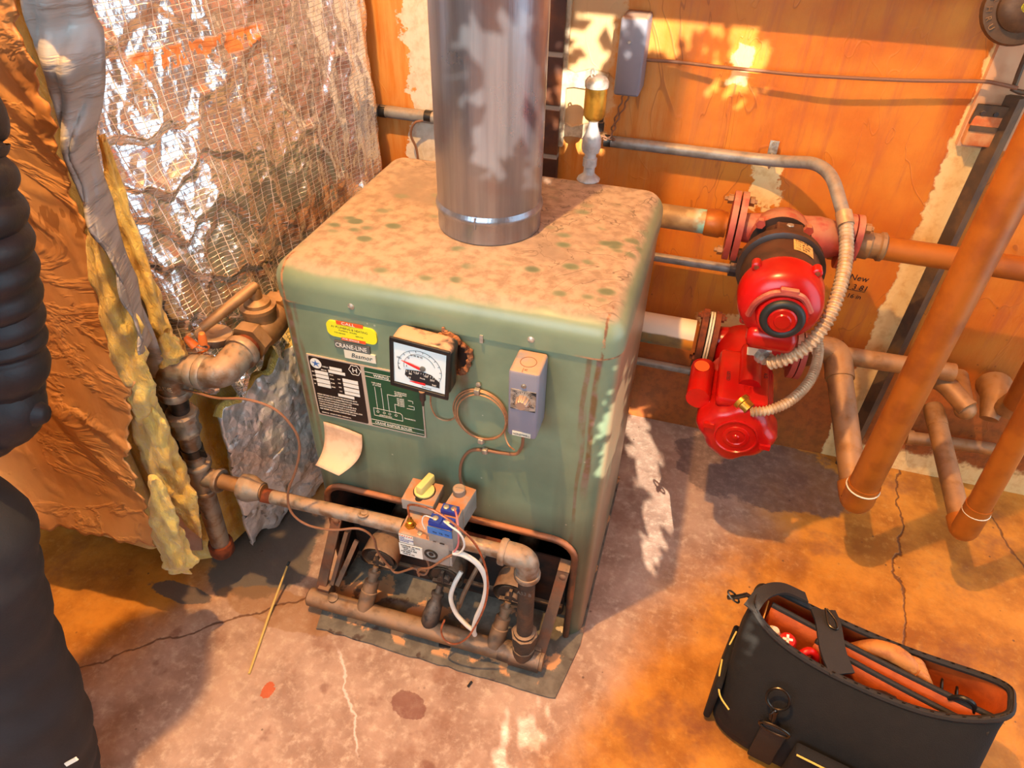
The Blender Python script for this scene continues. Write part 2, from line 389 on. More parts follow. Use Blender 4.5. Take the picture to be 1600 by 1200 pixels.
def mat_wall():
    n = NT('peeling_orange_wall')
    big = n.noise(2.2, 5, rough=0.6); mid = n.noise(7, 6); fine = n.noise(34, 5, rough=0.65)
    vert = n.noise(1.0, 5, n.stretch(30, 30, 3.0), rough=0.65)
    col = n.mix(n.step(mid, 0.3, 0.7), S(212, 130, 36), S(196, 104, 18))
    col = n.mix(n.mul(n.step(vert, 0.46, 0.7), 0.6), col, S(176, 92, 44))
    wear = n.mul(n.step(n.add(n.x, n.mul(big, 0.5)), 1.0, 0.62), n.step(n.z, 0.7, 0.95))
    col = n.mix(n.mul(wear, 0.85, n.step(vert, 0.25, 0.6)), col, S(218, 164, 92))
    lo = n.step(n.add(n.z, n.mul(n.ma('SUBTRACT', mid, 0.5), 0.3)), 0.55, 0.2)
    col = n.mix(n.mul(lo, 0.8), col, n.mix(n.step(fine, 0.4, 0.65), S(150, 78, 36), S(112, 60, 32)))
    # hairline cracks and blisters
    c1 = n.ma('ABSOLUTE', n.ma('SUBTRACT', n.noise(3.2, 3, n.stretch(2.2, 2, 0.8), dist=0.8), 0.5))
    col = n.mix(n.mul(n.step(c1, 0.005, 0.0012), n.step(n.noise(2.5, 2), 0.45, 0.6), 0.5), col, S(132, 66, 26))
    # where the paint has gone to bare plaster
    jag = n.mul(n.ma('SUBTRACT', n.add(n.noise(9, 6, rough=0.7), n.mul(n.noise(40, 3), 0.3)), 0.65), 0.16)
    xj = n.add(n.x, jag)
    p1 = n.band(xj, -0.085, 0.2, 0.003)
    p2 = n.band(n.add(n.x, n.mul(jag, 0.35)), 1.278, 1.36, 0.003)
    p3 = n.mul(n.band(xj, 0.34, 0.475, 0.012), n.step(n.add(n.z, jag), 0.9, 0.98))
    p4 = n.mul(n.band(n.add(n.x, n.mul(jag, 0.5)), 0.75, 0.80, 0.004), n.band(n.add(n.z, n.mul(jag, 0.6)), 1.10, 1.18, 0.004))
    p5 = n.mul(n.band(n.add(n.x, n.mul(jag, 0.8)), 0.86, 0.93, 0.004), n.band(n.add(n.z, jag), 0.79, 0.925, 0.004))
    p6 = n.mul(n.band(n.add(n.x, jag), 0.82, 0.98, 0.01), n.band(n.add(n.z, n.mul(jag, 0.5)), 0.41, 0.46, 0.004))
    p7 = n.mul(n.step(n.add(n.z, jag), 0.10, 0.07), n.step(n.x, 1.3, 1.42))
    fl = n.step(n.noise(12, 6, rough=0.75), 0.70, 0.715)
    fl = n.mul(fl, n.step(n.x, 0.2, 0.0))
    pl = n.mix(n.step(fine, 0.4, 0.7), S(226, 214, 196), S(206, 190, 166))
    pl2 = n.mix(n.step(fine, 0.45, 0.7), S(238, 204, 140), S(224, 180, 116))
    col = n.mix(n.ma('MAXIMUM', p1, fl), col, pl)
    col = n.mix(n.ma('MAXIMUM', p2, n.ma('MAXIMUM', p5, n.ma('MAXIMUM', p6, p7))), col, pl2)
    col = n.mix(n.mul(p3, 0.85), col, S(216, 180, 132))
    col = n.mix(n.mul(p4, 0.6), col, S(214, 184, 146))
    sp = n.mul(n.step(n.voro(30), 0.12, 0.06), n.step(n.noise(6, 3), 0.52, 0.6), n.step(n.z, 0.8, 0.4))
    col = n.mix(n.mul(sp, 0.8), col, S(92, 40, 20))
    bare = n.ma('MAXIMUM', n.ma('MAXIMUM', p1, p2), n.ma('MAXIMUM', p3, p5))
    nr = n.bump(n.add(n.mul(fine, 0.5), n.mul(vert, 0.8), n.mul(bare, -0.8), n.mul(n.step(c1, 0.01, 0.0), 0.2)), 0.3, 0.008)
    return n.done(col, 0.55, 0, nr)
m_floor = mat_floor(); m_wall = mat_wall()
m_plain = M('dark_boarded_wall', S(104, 74, 54), 0.8, 0, S(84, 58, 42), 4, 0.2, 30)
m_ceil = M('ceiling_boards', S(170, 140, 110), 0.8, 0, S(150, 120, 92), 5)
m_frame = M('window_paint', S(220, 214, 200), 0.6)
XL, XR, YF, ZC = -2.2, 2.6, -2.0, 3.4
def slab(name, x0, y0, z0, x1, y1, z1, m, parent=None):
    return MB().box(((x0+x1)/2, (y0+y1)/2, (z0+z1)/2), (x1-x0, y1-y0, z1-z0)).build(name, m, parent, smooth=0)
struct(slab('floor', XL, YF, -0.1, XR, YW, 0, m_floor), 'worn concrete floor with rust stains, cracks and warm lamplight painted orange at both sides')
struct(slab('ceiling', XL, YF, ZC, XR, YW, ZC+0.1, m_ceil), 'boarded ceiling above the boiler room')
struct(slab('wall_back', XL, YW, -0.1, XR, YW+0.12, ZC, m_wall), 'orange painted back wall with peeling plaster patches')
struct(slab('wall_left', XL-0.12, YF, -0.1, XL, YW, ZC, m_plain), 'plain left wall')
# right wall with an added daylight opening, front wall with a window and a doorway
b = MB()
for y0, y1, z0, z1 in ((YF, YW, -0.1, 0.18), (YF, YW, 2.62, ZC), (YF, -0.92, 0.18, 2.62), (0.82, YW, 0.18, 2.62)):
    b.box((XR+0.06, (y0+y1)/2, (z0+z1)/2), (0.12, y1-y0, z1-z0))
struct(b.build('wall_right', m_plain, smooth=0), 'plain right wall with a tall opening added for daylight')
b = MB()
for x0, x1, z0, z1 in ((XL, -0.8, -0.1, ZC), (-0.8, 0.85, -0.1, 1.15), (-0.8, 0.85, 2.35, ZC), (0.85, 0.95, -0.1, ZC), (0.95, 1.95, 2.86, ZC), (1.95, XR, -0.1, ZC)):
    b.box(((x0+x1)/2, YF-0.06, (z0+z1)/2), (x1-x0, 0.12, z1-z0))
struct(b.build('wall_front', m_plain, smooth=0), 'plain front wall with a window and an open doorway')
def frame_bars(x0, x1, z0, z1, place, th=0.04):
    b = MB()
    for a0, a1, c0, c1 in ((x0, x1, z0, z0+th), (x0, x1, z1-th, z1), (x0, x0+th, z0, z1), (x1-th, x1, z0, z1)):
        c, s = place((a0+a1)/2, (c0+c1)/2, a1-a0, c1-c0); b.box(c, s)
    return b
struct(frame_bars(-0.8, 0.85, 1.15, 2.35, lambda x, z, a, c: ((x, YF-0.06, z), (a, 0.06, c))).build('window_1', m_frame, smooth=0), 'white frame of the front window')
struct(frame_bars(-0.92, 0.82, 0.18, 2.62, lambda y, z, a, c: ((XR+0.06, y, z), (0.06, a, c))).build('side_opening_frame', m_frame, smooth=0), 'white frame of the added tall side opening')
struct(frame_bars(0.95, 1.95, -0.04, 2.86, lambda x, z, a, c: ((x, YF-0.06, z), (a, 0.1, c))).build('door_1', m_frame, smooth=0), 'open doorway frame')
# ledge of thicker masonry along the top of the back wall, and the brick pier behind the flue
m_ledge = M('orange_ledge', S(206, 110, 44), 0.6, 0, S(186, 92, 34), 8, 0.2, 30)
struct(slab('trim_1', 0.31, YW-0.085, 1.328, 1.262, YW+0.01, 1.62, m_ledge), 'orange ledge running along the top of the back wall')
def mat_brick():
    n = NT('dark_glazed_block')
    zz = n.ma('FRACT', n.ma('DIVIDE', n.ma('SUBTRACT', n.z, 0.874), 0.129))
    j = n.ma('MAXIMUM', n.step(zz, 0.06, 0.03), n.step(zz, 0.94, 0.97))
    j = n.mul(j, n.step(n.noise(20, 4), 0.25, 0.4))
    col = n.mix(n.step(n.noise(8, 5), 0.4, 0.65), S(72, 44, 36), S(122, 70, 34))
    return n.done(n.mix(j, col, S(150, 146, 140)), 0.5, 0, n.bump(n.mul(j, -1.0), 0.4, 0.01))
m_brick = mat_brick()
struct(slab('trim_2', 0.16, YW-0.025, 0, 0.348, YW+0.01, 1.7, m_brick), 'dark block pier on the back wall behind the flue pipe')
m_chip = M('chipped_plaster', S(206, 190, 160), 0.8, 0, S(160, 140, 116), 30, 0.5, 40)
b = MB()
b.bar((0.353, YW-0.004, 0.9), (0.353, YW-0.004, 1.3), 0.012, 0.02, (0, 1, 0))
for z, h, x1 in ((1.05, 0.045, 0.46), (0.925, 0.035, 0.455)):
    P = [(0.35, z), (0.38, z+0.006), (0.42, z+0.004), (x1, z+0.012), (x1+0.005, z+h), (0.42, z+h+0.008), (0.38, z+h-0.005), (0.35, z+h+0.004)]
    b.prism([(x, YW+0.002, zz) for x, zz in P], (0, -0.014, 0))
struct(b.build('trim_3', m_chip, smooth=0), 'chipped plaster edge and mortar lumps beside the block pier')
# pinkish plaster block low pier on the right behind the steel post
m_pier = M('pink_plaster', S(206, 160, 120), 0.7, 0, S(190, 140, 100), 12, 0.2, 40)
struct(slab('trim_4', 1.285, YW-0.02, 1.02, 1.42, YW+0.01, 1.7, m_pier), 'pale plaster pier at the right above the wall bracket')
# foliage outside, seen by nobody but breaking up the sun
def leaves():
    rs = np.random.RandomState(3); holes = [
        (1.755, 1.60, 0.040, 0.13), (1.70, 1.45, 0.018, 0.04), (1.765, 1.745, 0.018, 0.015), (1.262, 1.09, 0.006, 0.045), (1.325, 1.135, 0.003, 0.022), (1.235, 1.05, 0.003, 0.03),
        (1.275, 2.67, 0.034, 0.06), (1.24, 2.55, 0.025, 0.05), (1.205, 2.66, 0.02, 0.03), (1.22, 2.46, 0.02, 0.03), (1.30, 2.52, 0.02, 0.06),
        (1.455, 2.70, 0.012, 0.05), (1.485, 2.73, 0.010, 0.03), (1.49, 2.82, 0.016, 0.04), (1.53, 2.65, 0.012, 0.03), (1.455, 2.79, 0.010, 0.03), (1.46, 2.90, 0.02, 0.03), (1.51, 2.90, 0.012, 0.05), (1.445, 2.63, 0.008, 0.02), (1.48, 2.64, 0.012, 0.012), (1.64, 2.90, 0.018, 0.025), (1.68, 2.87, 0.01, 0.02), (1.80, 2.80, 0.014, 0.012), (1.86, 2.80, 0.02, 0.02), (1.59, 2.97, 0.04, 0.06), (1.86, 2.90, 0.03, 0.07), (1.70, 2.95, 0.05, 0.03), (1.80, 2.97, 0.03, 0.03),
        (1.50, 1.94, 0.05, 0.14), (1.43, 2.78, 0.02, 0.03)]
    vs, fs = [], []
    n = 40000
    X = rs.uniform(-1.6, 2.4, n); Z = rs.uniform(-0.1, 3.25, n); Y = -2.35+rs.uniform(-0.06, 0.06, n)
    for x, y, z in zip(X, Y, Z):
        zz = z
        bad = False
        for hx, hz, rx, rz in holes:
            if ((x-hx)/(rx+0.018))**2+((z-hz)/(rz+0.018))**2 < 1: bad = True; break
        if bad: continue
        near = min((abs(x-hx)/(rx+0.05))**2+(abs(zz-hz)/(rz+0.05))**2 for hx, hz, rx, rz in holes) < 1.6
        a = rs.uniform(0, 6.283); L = rs.uniform(0.022, 0.034) if near else rs.uniform(0.055, 0.075); Wd = L*0.55; t = rs.uniform(-0.3, 0.3)
        ca, sa = math.cos(a), math.sin(a); k = len(vs)
        for p, q in ((-L, 0), (0, -Wd), (L, 0), (0, Wd)):
            vs.append((x+ca*p-sa*q, y+t*q, z+sa*p+ca*q))
        fs.append((k, k+1, k+2, k+3))
    me = bpy.data.meshes.new('garden_foliage'); me.from_pydata(vs, [], fs)
    me.materials.append(M('leaf_green', S(70, 96, 44), 0.6)); o = bpy.data.objects.new('garden_foliage', me); COL.objects.link(o)
    tag(o, 'green foliage in the garden outside the window and doorway', 'foliage'); o['kind'] = 'stuff'
leaves()
b = MB(); b.lathe((LAMP.x, LAMP.y, ZC), (0, 0, -1), [(0, 0.055), (0.02, 0.055), (0.03, 0.03), (0.33, 0.006), (0.34, 0.02), (0.39, 0.022), (0.40, 0.018)])
t = tag(b.build('ceiling_lamp', m_white), 'white lampholder hanging from the ceiling above the boiler', 'lamp')
lamp.parent = t; lamp.location = LAMP - t.location

# ------------------------------------------------------------------ insulated tank on the left
def mat_foil(name, grid=True, tint=(0.88, 0.89, 0.90, 1), rough=0.17, metal=0.88):
    n = NT(name)
    uv = n.t.nodes.new('ShaderNodeUVMap').outputs[0]
    sx = n.t.nodes.new('ShaderNodeSeparateXYZ'); n.t.links.new(uv, sx.inputs[0]); u, v = sx.outputs[0], sx.outputs[1]
    wob = n.mul(n.ma('SUBTRACT', n.noise(9, 3), 0.5), 0.012)
    vo = n.voro(26, 'F1', n.stretch(1, 1, 0.8)); vo2 = n.voro(70, 'F1'); ns = n.noise(14, 5, dist=1.0)
    h = n.add(n.mul(vo, 1.0), n.mul(vo2, 0.3), n.mul(ns, 0.8))
    col = tint; rg = n.add(rough, n.mul(n.noise(20, 3), 0.12)); mt = metal
    if grid:
        fu = n.ma('FRACT', n.ma('DIVIDE', n.ma('ADD', u, wob), 0.027)); fv = n.ma('FRACT', n.ma('DIVIDE', n.ma('ADD', v, wob), 0.0098))
        g = n.ma('MAXIMUM', n.step(fu, 0.075, 0.03), n.mul(n.step(fv, 0.15, 0.06), 0.75))
        col = n.mix(n.mul(g, 0.8), tint, S(226, 214, 200)); mt = n.ma('SUBTRACT', 0.9, n.mul(g, 0.75)); rg = n.ma('MAXIMUM', rg, n.mul(g, 0.6))
        h = n.add(h, n.mul(g, 0.25))
    if grid:
        gl_ = n.noise(1, 1, n.stretch(70, 70, 45))
        mk = n.mul(n.ma('MAXIMUM', n.mul(n.band(v, 1.225, 1.262, 0.003), n.band(u, 0.12, 0.42, 0.01)), n.mul(n.band(n.add(v, n.mul(u, -0.15)), 0.665, 0.70, 0.003), n.band(u, 0.40, 0.66, 0.01))), n.step(gl_, 0.46, 0.50))
        col = n.mix(n.mul(mk, 0.9), col, S(226, 130, 40)); mt = n.mul(mt, n.ma('SUBTRACT', 1.0, n.mul(mk, 0.9)))
        mk2 = n.mul(n.band(v, 0.80, 0.875, 0.003), n.band(u, 0.36, 0.62, 0.01), n.step(n.noise(1, 1, n.stretch(45, 45, 22)), 0.52, 0.55))
        col = n.mix(n.mul(mk2, 0.55), col, S(92, 62, 44))
    col2 = n.mix(n.mul(n.step(n.noise(5, 4), 0.52, 0.62), 0.18), col, S(170, 120, 84))
    return n.done(col2, rg, mt, n.bump(h, 0.5 if grid else 0.8, 0.009))
def mat_kraft():
    n = NT('kraft_facing')
    fib = n.noise(1, 5, n.stretch(60, 60, 8)); big = n.noise(4, 5); dim = n.voro(38, 'SMOOTH_F1', n.stretch(1, 1, 0.7))
    col = n.mix(n.step(big, 0.35, 0.65), S(220, 168, 108), S(200, 140, 84))
    col = n.mix(n.mul(n.step(fib, 0.45, 0.75), 0.4), col, S(226, 172, 120))
    mk = n.mul(n.band(n.z, 1.055, 1.10, 0.003), n.band(n.x, -0.36, -0.17, 0.005), n.step(n.noise(1, 1, n.stretch(70, 10, 26)), 0.50, 0.54))
    col = n.mix(n.mul(mk, 0.55), col, S(130, 74, 36))
    wr = n.ma('ABSOLUTE', n.ma('SUBTRACT', n.noise(2.6, 5, n.stretch(1.3, 1, 2.4), dist=1.2), 0.5))
    h = n.add(n.mul(dim, 0.5), n.mul(n.step(wr, 0.06, 0.0), 1.2), n.mul(big, 1.5), n.mul(n.noise(24, 4), 0.5))
    return n.done(col, 0.42, 0.15, n.bump(h, 0.35, 0.008))
def mat_tape():
    n = NT('duct_tape')
    rib = n.noise(1, 2, n.stretch(3, 3, 260)); cr = n.noise(1, 4, n.stretch(6, 6, 40))
    col = n.mix(n.step(cr, 0.4, 0.7), S(168, 164, 160), S(140, 134, 128))
    return n.done(col, 0.55, 0.2, n.bump(n.add(n.mul(rib, 0.3), n.mul(n.step(cr, 0.5, 0.62), 1.0)), 0.4, 0.006))
def mat_fibre():
    n = NT('yellow_fibreglass')
    f1 = n.noise(1, 6, n.stretch(60, 60, 26), rough=0.7, dist=1.5); f2 = n.noise(20, 5)
    col = n.mix(n.step(f2, 0.35, 0.65), S(255, 226, 116), S(236, 192, 84))
    col = n.mix(n.mul(n.step(f1, 0.5, 0.75), 0.6), col, S(255, 240, 170))
    return n.done(col, 0.95, 0, n.bump(n.add(n.mul(f1, 1.0), n.mul(f2, 1.0)), 0.9, 0.012), **{'Sheen Weight': 0.4})
m_foil = mat_foil('scrim_foil'); m_foilp = mat_foil('plain_foil', False, (0.84, 0.85, 0.86, 1), 0.34, 0.5); m_kraft = mat_kraft(); m_tape = mat_tape(); m_fibre = mat_fibre()
m_flap = M('torn_foil_flap', S(190, 178, 168), 0.4, 0.4, S(160, 140, 124), 20, 0.4, 40)

def sheet(name, P, m, parent, uvs=None, th=0.0):
    """grid mesh with a UV map in metres"""
    ni, nj = len(P), len(P[0]); vs = [p for r in P for p in r]
    fs = [(i*nj+j, i*nj+j+1, (i+1)*nj+j+1, (i+1)*nj+j) for i in range(ni-1) for j in range(nj-1)]
    me = bpy.data.meshes.new(name); me.from_pydata([tuple(p) for p in vs], [], fs)
    ul = me.uv_layers.new(name='UVMap')
    idx = np.zeros(len(me.loops), dtype=np.int32); me.loops.foreach_get('vertex_index', idx)
    ul.data.foreach_set('uv', np.array(uvs, dtype=np.float32).reshape(-1, 2)[idx].ravel())
    for f in me.polygons: f.use_smooth = True
    me.materials.append(m)
    o = bpy.data.objects.new(name, me); COL.objects.link(o)
    loc = V(parent.location); me.transform(Matrix.Translation(-loc)); o.parent = parent
    if th:
        md = o.modifiers.new('thick', 'SOLIDIFY'); md.thickness = th; md.offset = -1
    return o
tank = thing('insulated_tank', 'tall tank wrapped in foil and kraft insulation, yellow fibreglass showing at its seam', 'tank', (-0.75, 0.35, 0))
# core of batting and a round back, reaching the ceiling side out of the picture
FOOT = [(-0.262, -0.035), (-0.245, 0.05), (-0.222, 0.13), (-0.190, 0.245), (-0.155, 0.39), (-0.133, 0.53), (-0.125, 0.66), (-0.140, 0.76), (-0.19, 0.83), (-0.30, 0.862)]
def foot_curve(n):
    c = catmull([(x, y, 0) for x, y in FOOT], 20); L = [0]
    for a, b in zip(c, c[1:]): L.append(L[-1]+(b-a).length)
    out = []
    for k in range(n):
        s = L[-1]*k/(n-1)
        i = max(j for j in range(len(L)) if L[j] <= s+1e-9); i = min(i, len(c)-2)
        t = (s-L[i])/max(L[i+1]-L[i], 1e-9); p = c[i].lerp(c[i+1], t); d = (c[i+1]-c[i]).normalized()
        out.append((p, V((d.y, -d.x, 0)), s))
    return out
core = [(x-0.045*1, y+0.012) for x, y in FOOT] + [(-1.45, 0.845), (-1.5, 0.5), (-1.5, -0.085), (-0.36, -0.085), (-0.315, -0.06)]
MB().loft([core, core], [0.03, 2.15]).build('tank_body', m_fibre, tank, smooth=0)
def foil_sheet():
    nu, nv = 150, 380; z0, z1 = 0.585, 2.16
    fc = foot_curve(nu); P = []; uv = []
    Lmax = fc[-1][2]
    for i, (p, nr, s) in enumerate(fc):
        row = []
        for j in range(nv):
            z = z0+(z1-z0)*j/(nv-1)
            row.append((p, nr, s, z))
        P.append(row)
    Sg = np.array([[q[2] for q in r] for r in P]); Zg = np.array([[q[3] for q in r] for r in P])
    h = (fnoise(Sg*3.2+3, Zg*2.2, 1, 3)-0.5)*0.035
    rid = np.abs(fnoise(Sg*7+Zg*2.0, Zg*4.5-Sg*3, 5, 3)-0.47); h += np.clip(0.06-rid, 0, 1)*0.16
    rid = np.abs(fnoise(Sg*15-Zg*5, Zg*10+Sg*6, 9, 3)-0.47); h += np.clip(0.05-rid, 0, 1)*0.05
    h += (fnoise(Sg*40, Zg*30, 12, 2)-0.4)*0.0025
    fold = np.sin((Sg-0.62)*60+Zg*4)*0.008*np.clip((Sg-0.5)/0.2, 0, 1); h += fold
    fr = np.mod(Zg/0.105+(fnoise(Sg*5, Zg*3.5, 31, 3)-0.5)*3.2+Sg*1.3, 1.0); saw = np.where(fr < 0.86, 1-fr/0.86, (fr-0.86)/0.14)
    h += (saw-0.5)*0.020*np.clip((0.36-Sg)/0.10, 0.12, 1)*np.clip(fnoise(Sg*4, Zg*4, 37, 2)*2.4-0.3, 0.25, 1.2)
    h = h*np.clip(0.25+Sg/0.06, 0, 1)
    h = np.minimum(h, 0.03)
    cap = np.clip((0.95-Zg)*9+0.35, 0.35, 1)      # keep clear of the pipe beside the boiler
    h = np.where((Sg > 0.3), np.clip(h*0.75, -0.03, 0.010), h)
    # lower edge torn
    Q = []
    for i in range(nu):
        row = []
        for j in range(nv):
            p, nr, s, z = P[i][j]
            zz = z + (0.03*math.sin(s*40)+0.02*math.sin(s*93+1))*(1-j/(nv-1))**4
            q = p+nr*(float(h[i, j])+0.004+0.12*max(0.0, 1.15-z)*max(0.0, min(1.0, (0.34-s)/0.12))*min(1.0, s/0.04)); flare = 0.05*max(0, 0.9-zz)*max(0, 1-s*3.0)
            row.append((q.x-flare*0.5, q.y-flare*0.3, zz)); uv.append((s, zz))
        Q.append(row)
    return sheet('foil_facing', Q, m_foil, tank, uv)
foil_sheet()
FC3 = foot_curve(3000)
def lower_patch():
    nu, nv = 110, 110; P = []; uv = []
    for i in range(nu):
        for_ = i/(nu-1); s = 0.05+for_*0.45
        row = []
        k = min(2999, int(s/FC3[-1][2]*2999)); p, nr, _ = FC3[k]
        top = 0.50+for_*0.12+0.012*math.sin(for_*31); bot = 0.035+0.02*math.sin(for_*23)+0.02*for_
        for j in range(nv):
            z = bot+(top-bot)*j/(nv-1)
            hh = (float(fnoise(np.array(s*9.0), np.array(z*9.0), 3, 5))-0.45)*0.06 + 0.15*max(0.0, 0.05-abs(float(fnoise(np.array(s*16.0+z*5), np.array(z*14.0-s*7), 41, 3))-0.47))
            bulge = 0.035*math.sin(math.pi*min(1, for_*1.1))*math.sin(math.pi*min(1, j/(nv-1)*1.05))
            q = p+nr*(0.022+hh*0.7+bulge*0.6); q = q+V((-0.055, -0.02, 0))*max(0, (0.5-z))*0.9*(1-for_)
            row.append((q.x, q.y, z)); uv.append((s, z))
        P.append(row)
    o = sheet('foil_patch', P, m_foilp, tank, uv, 0.012)
    b = MB(); b.tube([(r[-1][0], r[-1][1], r[-1][2]) for r in P[::4]], 0.011, 8); b.build('patch_edge', m_fibre, tank)
lower_patch()
# kraft faced sheet, its right edge torn and flaring out at the foot
YK = -0.165
EDGE = [(42, -160), (42, 0), (60, 72), (82, 155), (110, 240), (128, 305), (141, 350), (150, 420), (165, 480), (185, 525), (198, 575), (213, 647), (232, 700), (248, 745), (244, 800), (243, 857)]
BOT = [(-420, 760), (-200, 770), (-60, 790), (8, 812), (80, 822), (125, 832), (190, 850), (243, 857)]
def lean(z): return YK-0.11*min(1.0, max(0.0, 1.15-z))
def UK(x, y):
    p = U(x, y, 'y', YK)
    for _ in range(6): p = U(x, y, 'y', lean(p.z))
    return p
def kraft_sheet():
    e = [UK(x, y) for x, y in EDGE]; ez = [p.z for p in e][::-1]; ex = [p.x for p in e][::-1]
    bt = [UK(x, y) for x, y in BOT]; bx = [p.x for p in bt]; bz = [p.z for p in bt]
    nu, nv = 170, 230; P = []; uv = []
    xl = -1.5
    for i in range(nu):
        row = []
        for j in range(nv):
            t = j/(nv-1); zt = 2.15
            # parametrise: v from the bottom edge to the top, u from the far left to the torn right edge
            z = 0.05+(zt-0.05)*t
            xr = float(np.interp(z, ez, ex)) + 0.006*math.sin(z*70)+0.004*math.sin(z*181)
            x = xl+(xr-xl)*(i/(nu-1))**0.8
            zb = float(np.interp(x, bx, bz))+0.006*math.sin(x*60)+0.004*math.sin(x*143)
            zz = zb+(zt-zb)*t
            row.append((x, lean(zz), zz))
        P.append(row)
    A = np.array(P); Xg, Zg = A[:, :, 0], A[:, :, 2]
    h = (fnoise(Xg*3, Zg*3, 21, 3)-0.5)*0.04
    dg = Zg*0.9+Xg*0.7
    rid = np.abs(fnoise(dg*6, (Xg-Zg)*1.6, 23, 3)-0.47); h += np.clip(0.07-rid, 0, 1)*0.13
    rid = np.abs(fnoise(dg*14+2, (Xg-Zg)*5, 25, 3)-0.47); h += np.clip(0.05-rid, 0, 1)*0.05
    h += 0.02*np.clip((0.45-Zg)/0.4, 0, 1)
    # seam creased line up the lower part
    h = np.clip(h, -0.02, 0.05)
    for i in range(nu):
        for j in range(nv):
            P[i][j] = (A[i, j, 0], A[i, j, 1]-float(h[i, j]), A[i, j, 2]); uv.append((A[i, j, 0], A[i, j, 2]))
    return sheet('kraft_facing', P, m_kraft, tank, uv, 0.004)
kraft_sheet()
# batting between the sheet and the tank
MB().box((-0.95, -0.122, 1.12), (1.1, 0.07, 2.0), r=0.03).build('batting', m_fibre, tank)
def px_path(pts, y): return [U(a, c, 'y', y) for a, c in pts]
# duct tape over the upper seam
L_T = [(40, -150), (42, 0), (58, 70), (80, 120), (95, 190), (112, 250), (130, 305), (152, 352), (178, 405), (198, 452), (214, 500), (226, 530)]
R_T = [(140, -150), (146, 0), (163, 55), (167, 120), (158, 165), (152, 215), (168, 290), (186, 350), (203, 405), (217, 450), (228, 500), (236, 530)]
def tape():
    l = catmull(px_path(L_T, -0.19), 6); r = catmull(px_path(R_T, -0.135), 6); P = []; uv = []
    for k, (a, c) in enumerate(zip(l, r)):
        row = []
        for i in range(15):
            t = i/14; q = a.lerp(c, t)
            bul = 0.028*math.sin(math.pi*t)*(1+0.5*math.sin(k*0.5)) + 0.012*abs(math.sin(t*7+k*0.23))
            q = q+V((0.35, -0.9, 0))*bul; row.append(tuple(q)); uv.append((t*0.08, q.z))
        P.append(row)
    return sheet('duct_tape', P, m_tape, tank, uv, 0.003)
tape()
# dark tube standing in for shade in the gap, and grey film behind the seam
gp = catmull(px_path([(190, 330), (210, 410), (233, 490), (250, 560), (262, 640), (285, 720), (300, 800)], -0.065), 6)
MB().tube(gp, [0.002+0.02*min(1, i/12) for i in range(len(gp))], 10).build('gap_shade', M('dark_gap', S(44, 38, 40), 0.8, 0, S(70, 60, 56), 12), tank)
fp = catmull(px_path([(215, 470), (228, 510), (236, 545), (246, 585)], -0.115), 6)
P = []; uv = []
for k, q in enumerate(fp):
    wd = 0.006+0.026*k/len(fp)
    P.append([tuple(q+V((wd*(t-0.5)*2, -0.01*math.sin(t*3.1), 0))) for t in (0, .25, .5, .75, 1)]); uv += [(t, q.z) for t in (0, .25, .5, .75, 1)]
sheet('plastic_film', P, m_tape, tank, uv, 0.002)
def tuft(name, pts, rad, y, seed, flat=0.6, m=None):
    c = catmull(px_path(pts, y), 10); n = len(c); rs = np.random.RandomState(seed)
    P = []; uv = []
    ph = rs.uniform(0, 6, 8)
    b = MB(); rings = []
    for i, p in enumerate(c):
        t = i/(n-1); r0 = float(np.interp(t, np.linspace(0, 1, len(rad)), rad))
        ring = []
        for k in range(28):
            a = 2*math.pi*k/28
            q = r0*(1+0.16*math.sin(3*a+ph[0]+t*9)+0.13*math.sin(5*a+ph[1]-t*17)+0.09*math.sin(2*a+t*41+ph[2]))
            q *= 1+0.5*(float(fnoise(np.array(k*0.42+50), np.array(i*0.33+seed*3.0), seed, 4))-0.5)
            ring.append(p+V((math.cos(a)*q, math.sin(a)*q*flat, math.sin(a*2+ph[3])*0.006)))
        rings.append(ring)
    b.rings(rings); o = b.build(name, m or m_fibre, tank, smooth=80)
    return o
tuft('fibreglass_tuft', [(140, 335), (165, 420), (184, 500), (203, 570), (215, 620), (222, 660)], [0.006, 0.026, 0.034, 0.034, 0.04, 0.012], -0.185, 2)
tuft('fibreglass_tuft', [(212, 606), (232, 650), (246, 700), (262, 745), (282, 775), (300, 815), (312, 838)], [0.012, 0.036, 0.040, 0.040, 0.034, 0.02, 0.004], -0.175, 5)
tuft('fibreglass_tuft', [(240, 748), (252, 790), (264, 835), (276, 872), (280, 892)], [0.012, 0.026, 0.032, 0.040, 0.02], -0.255, 8)
tuft('fibreglass_tuft', [(262, 520), (266, 548), (270, 580), (272, 600)], [0.012, 0.036, 0.03, 0.012], -0.10, 11)
# batting edge beside the foil, warm yellow
tuft('batting_edge', [(160, 215), (182, 300), (208, 380), (230, 450), (248, 510), (262, 540)], [0.006, 0.013, 0.016, 0.019, 0.02, 0.012], -0.07, 13, 0.8)
# loose foil flap under the sheet and the torn strip by the drip leg
fl = [U(a, c, 'y', -0.12) for a, c in ((262, 772), (290, 805), (312, 828), (316, 860), (270, 860), (262, 800))]
MB().prism(fl, (0, 0.004, 0)).build('loose_flap', m_flap, tank, smooth=0)

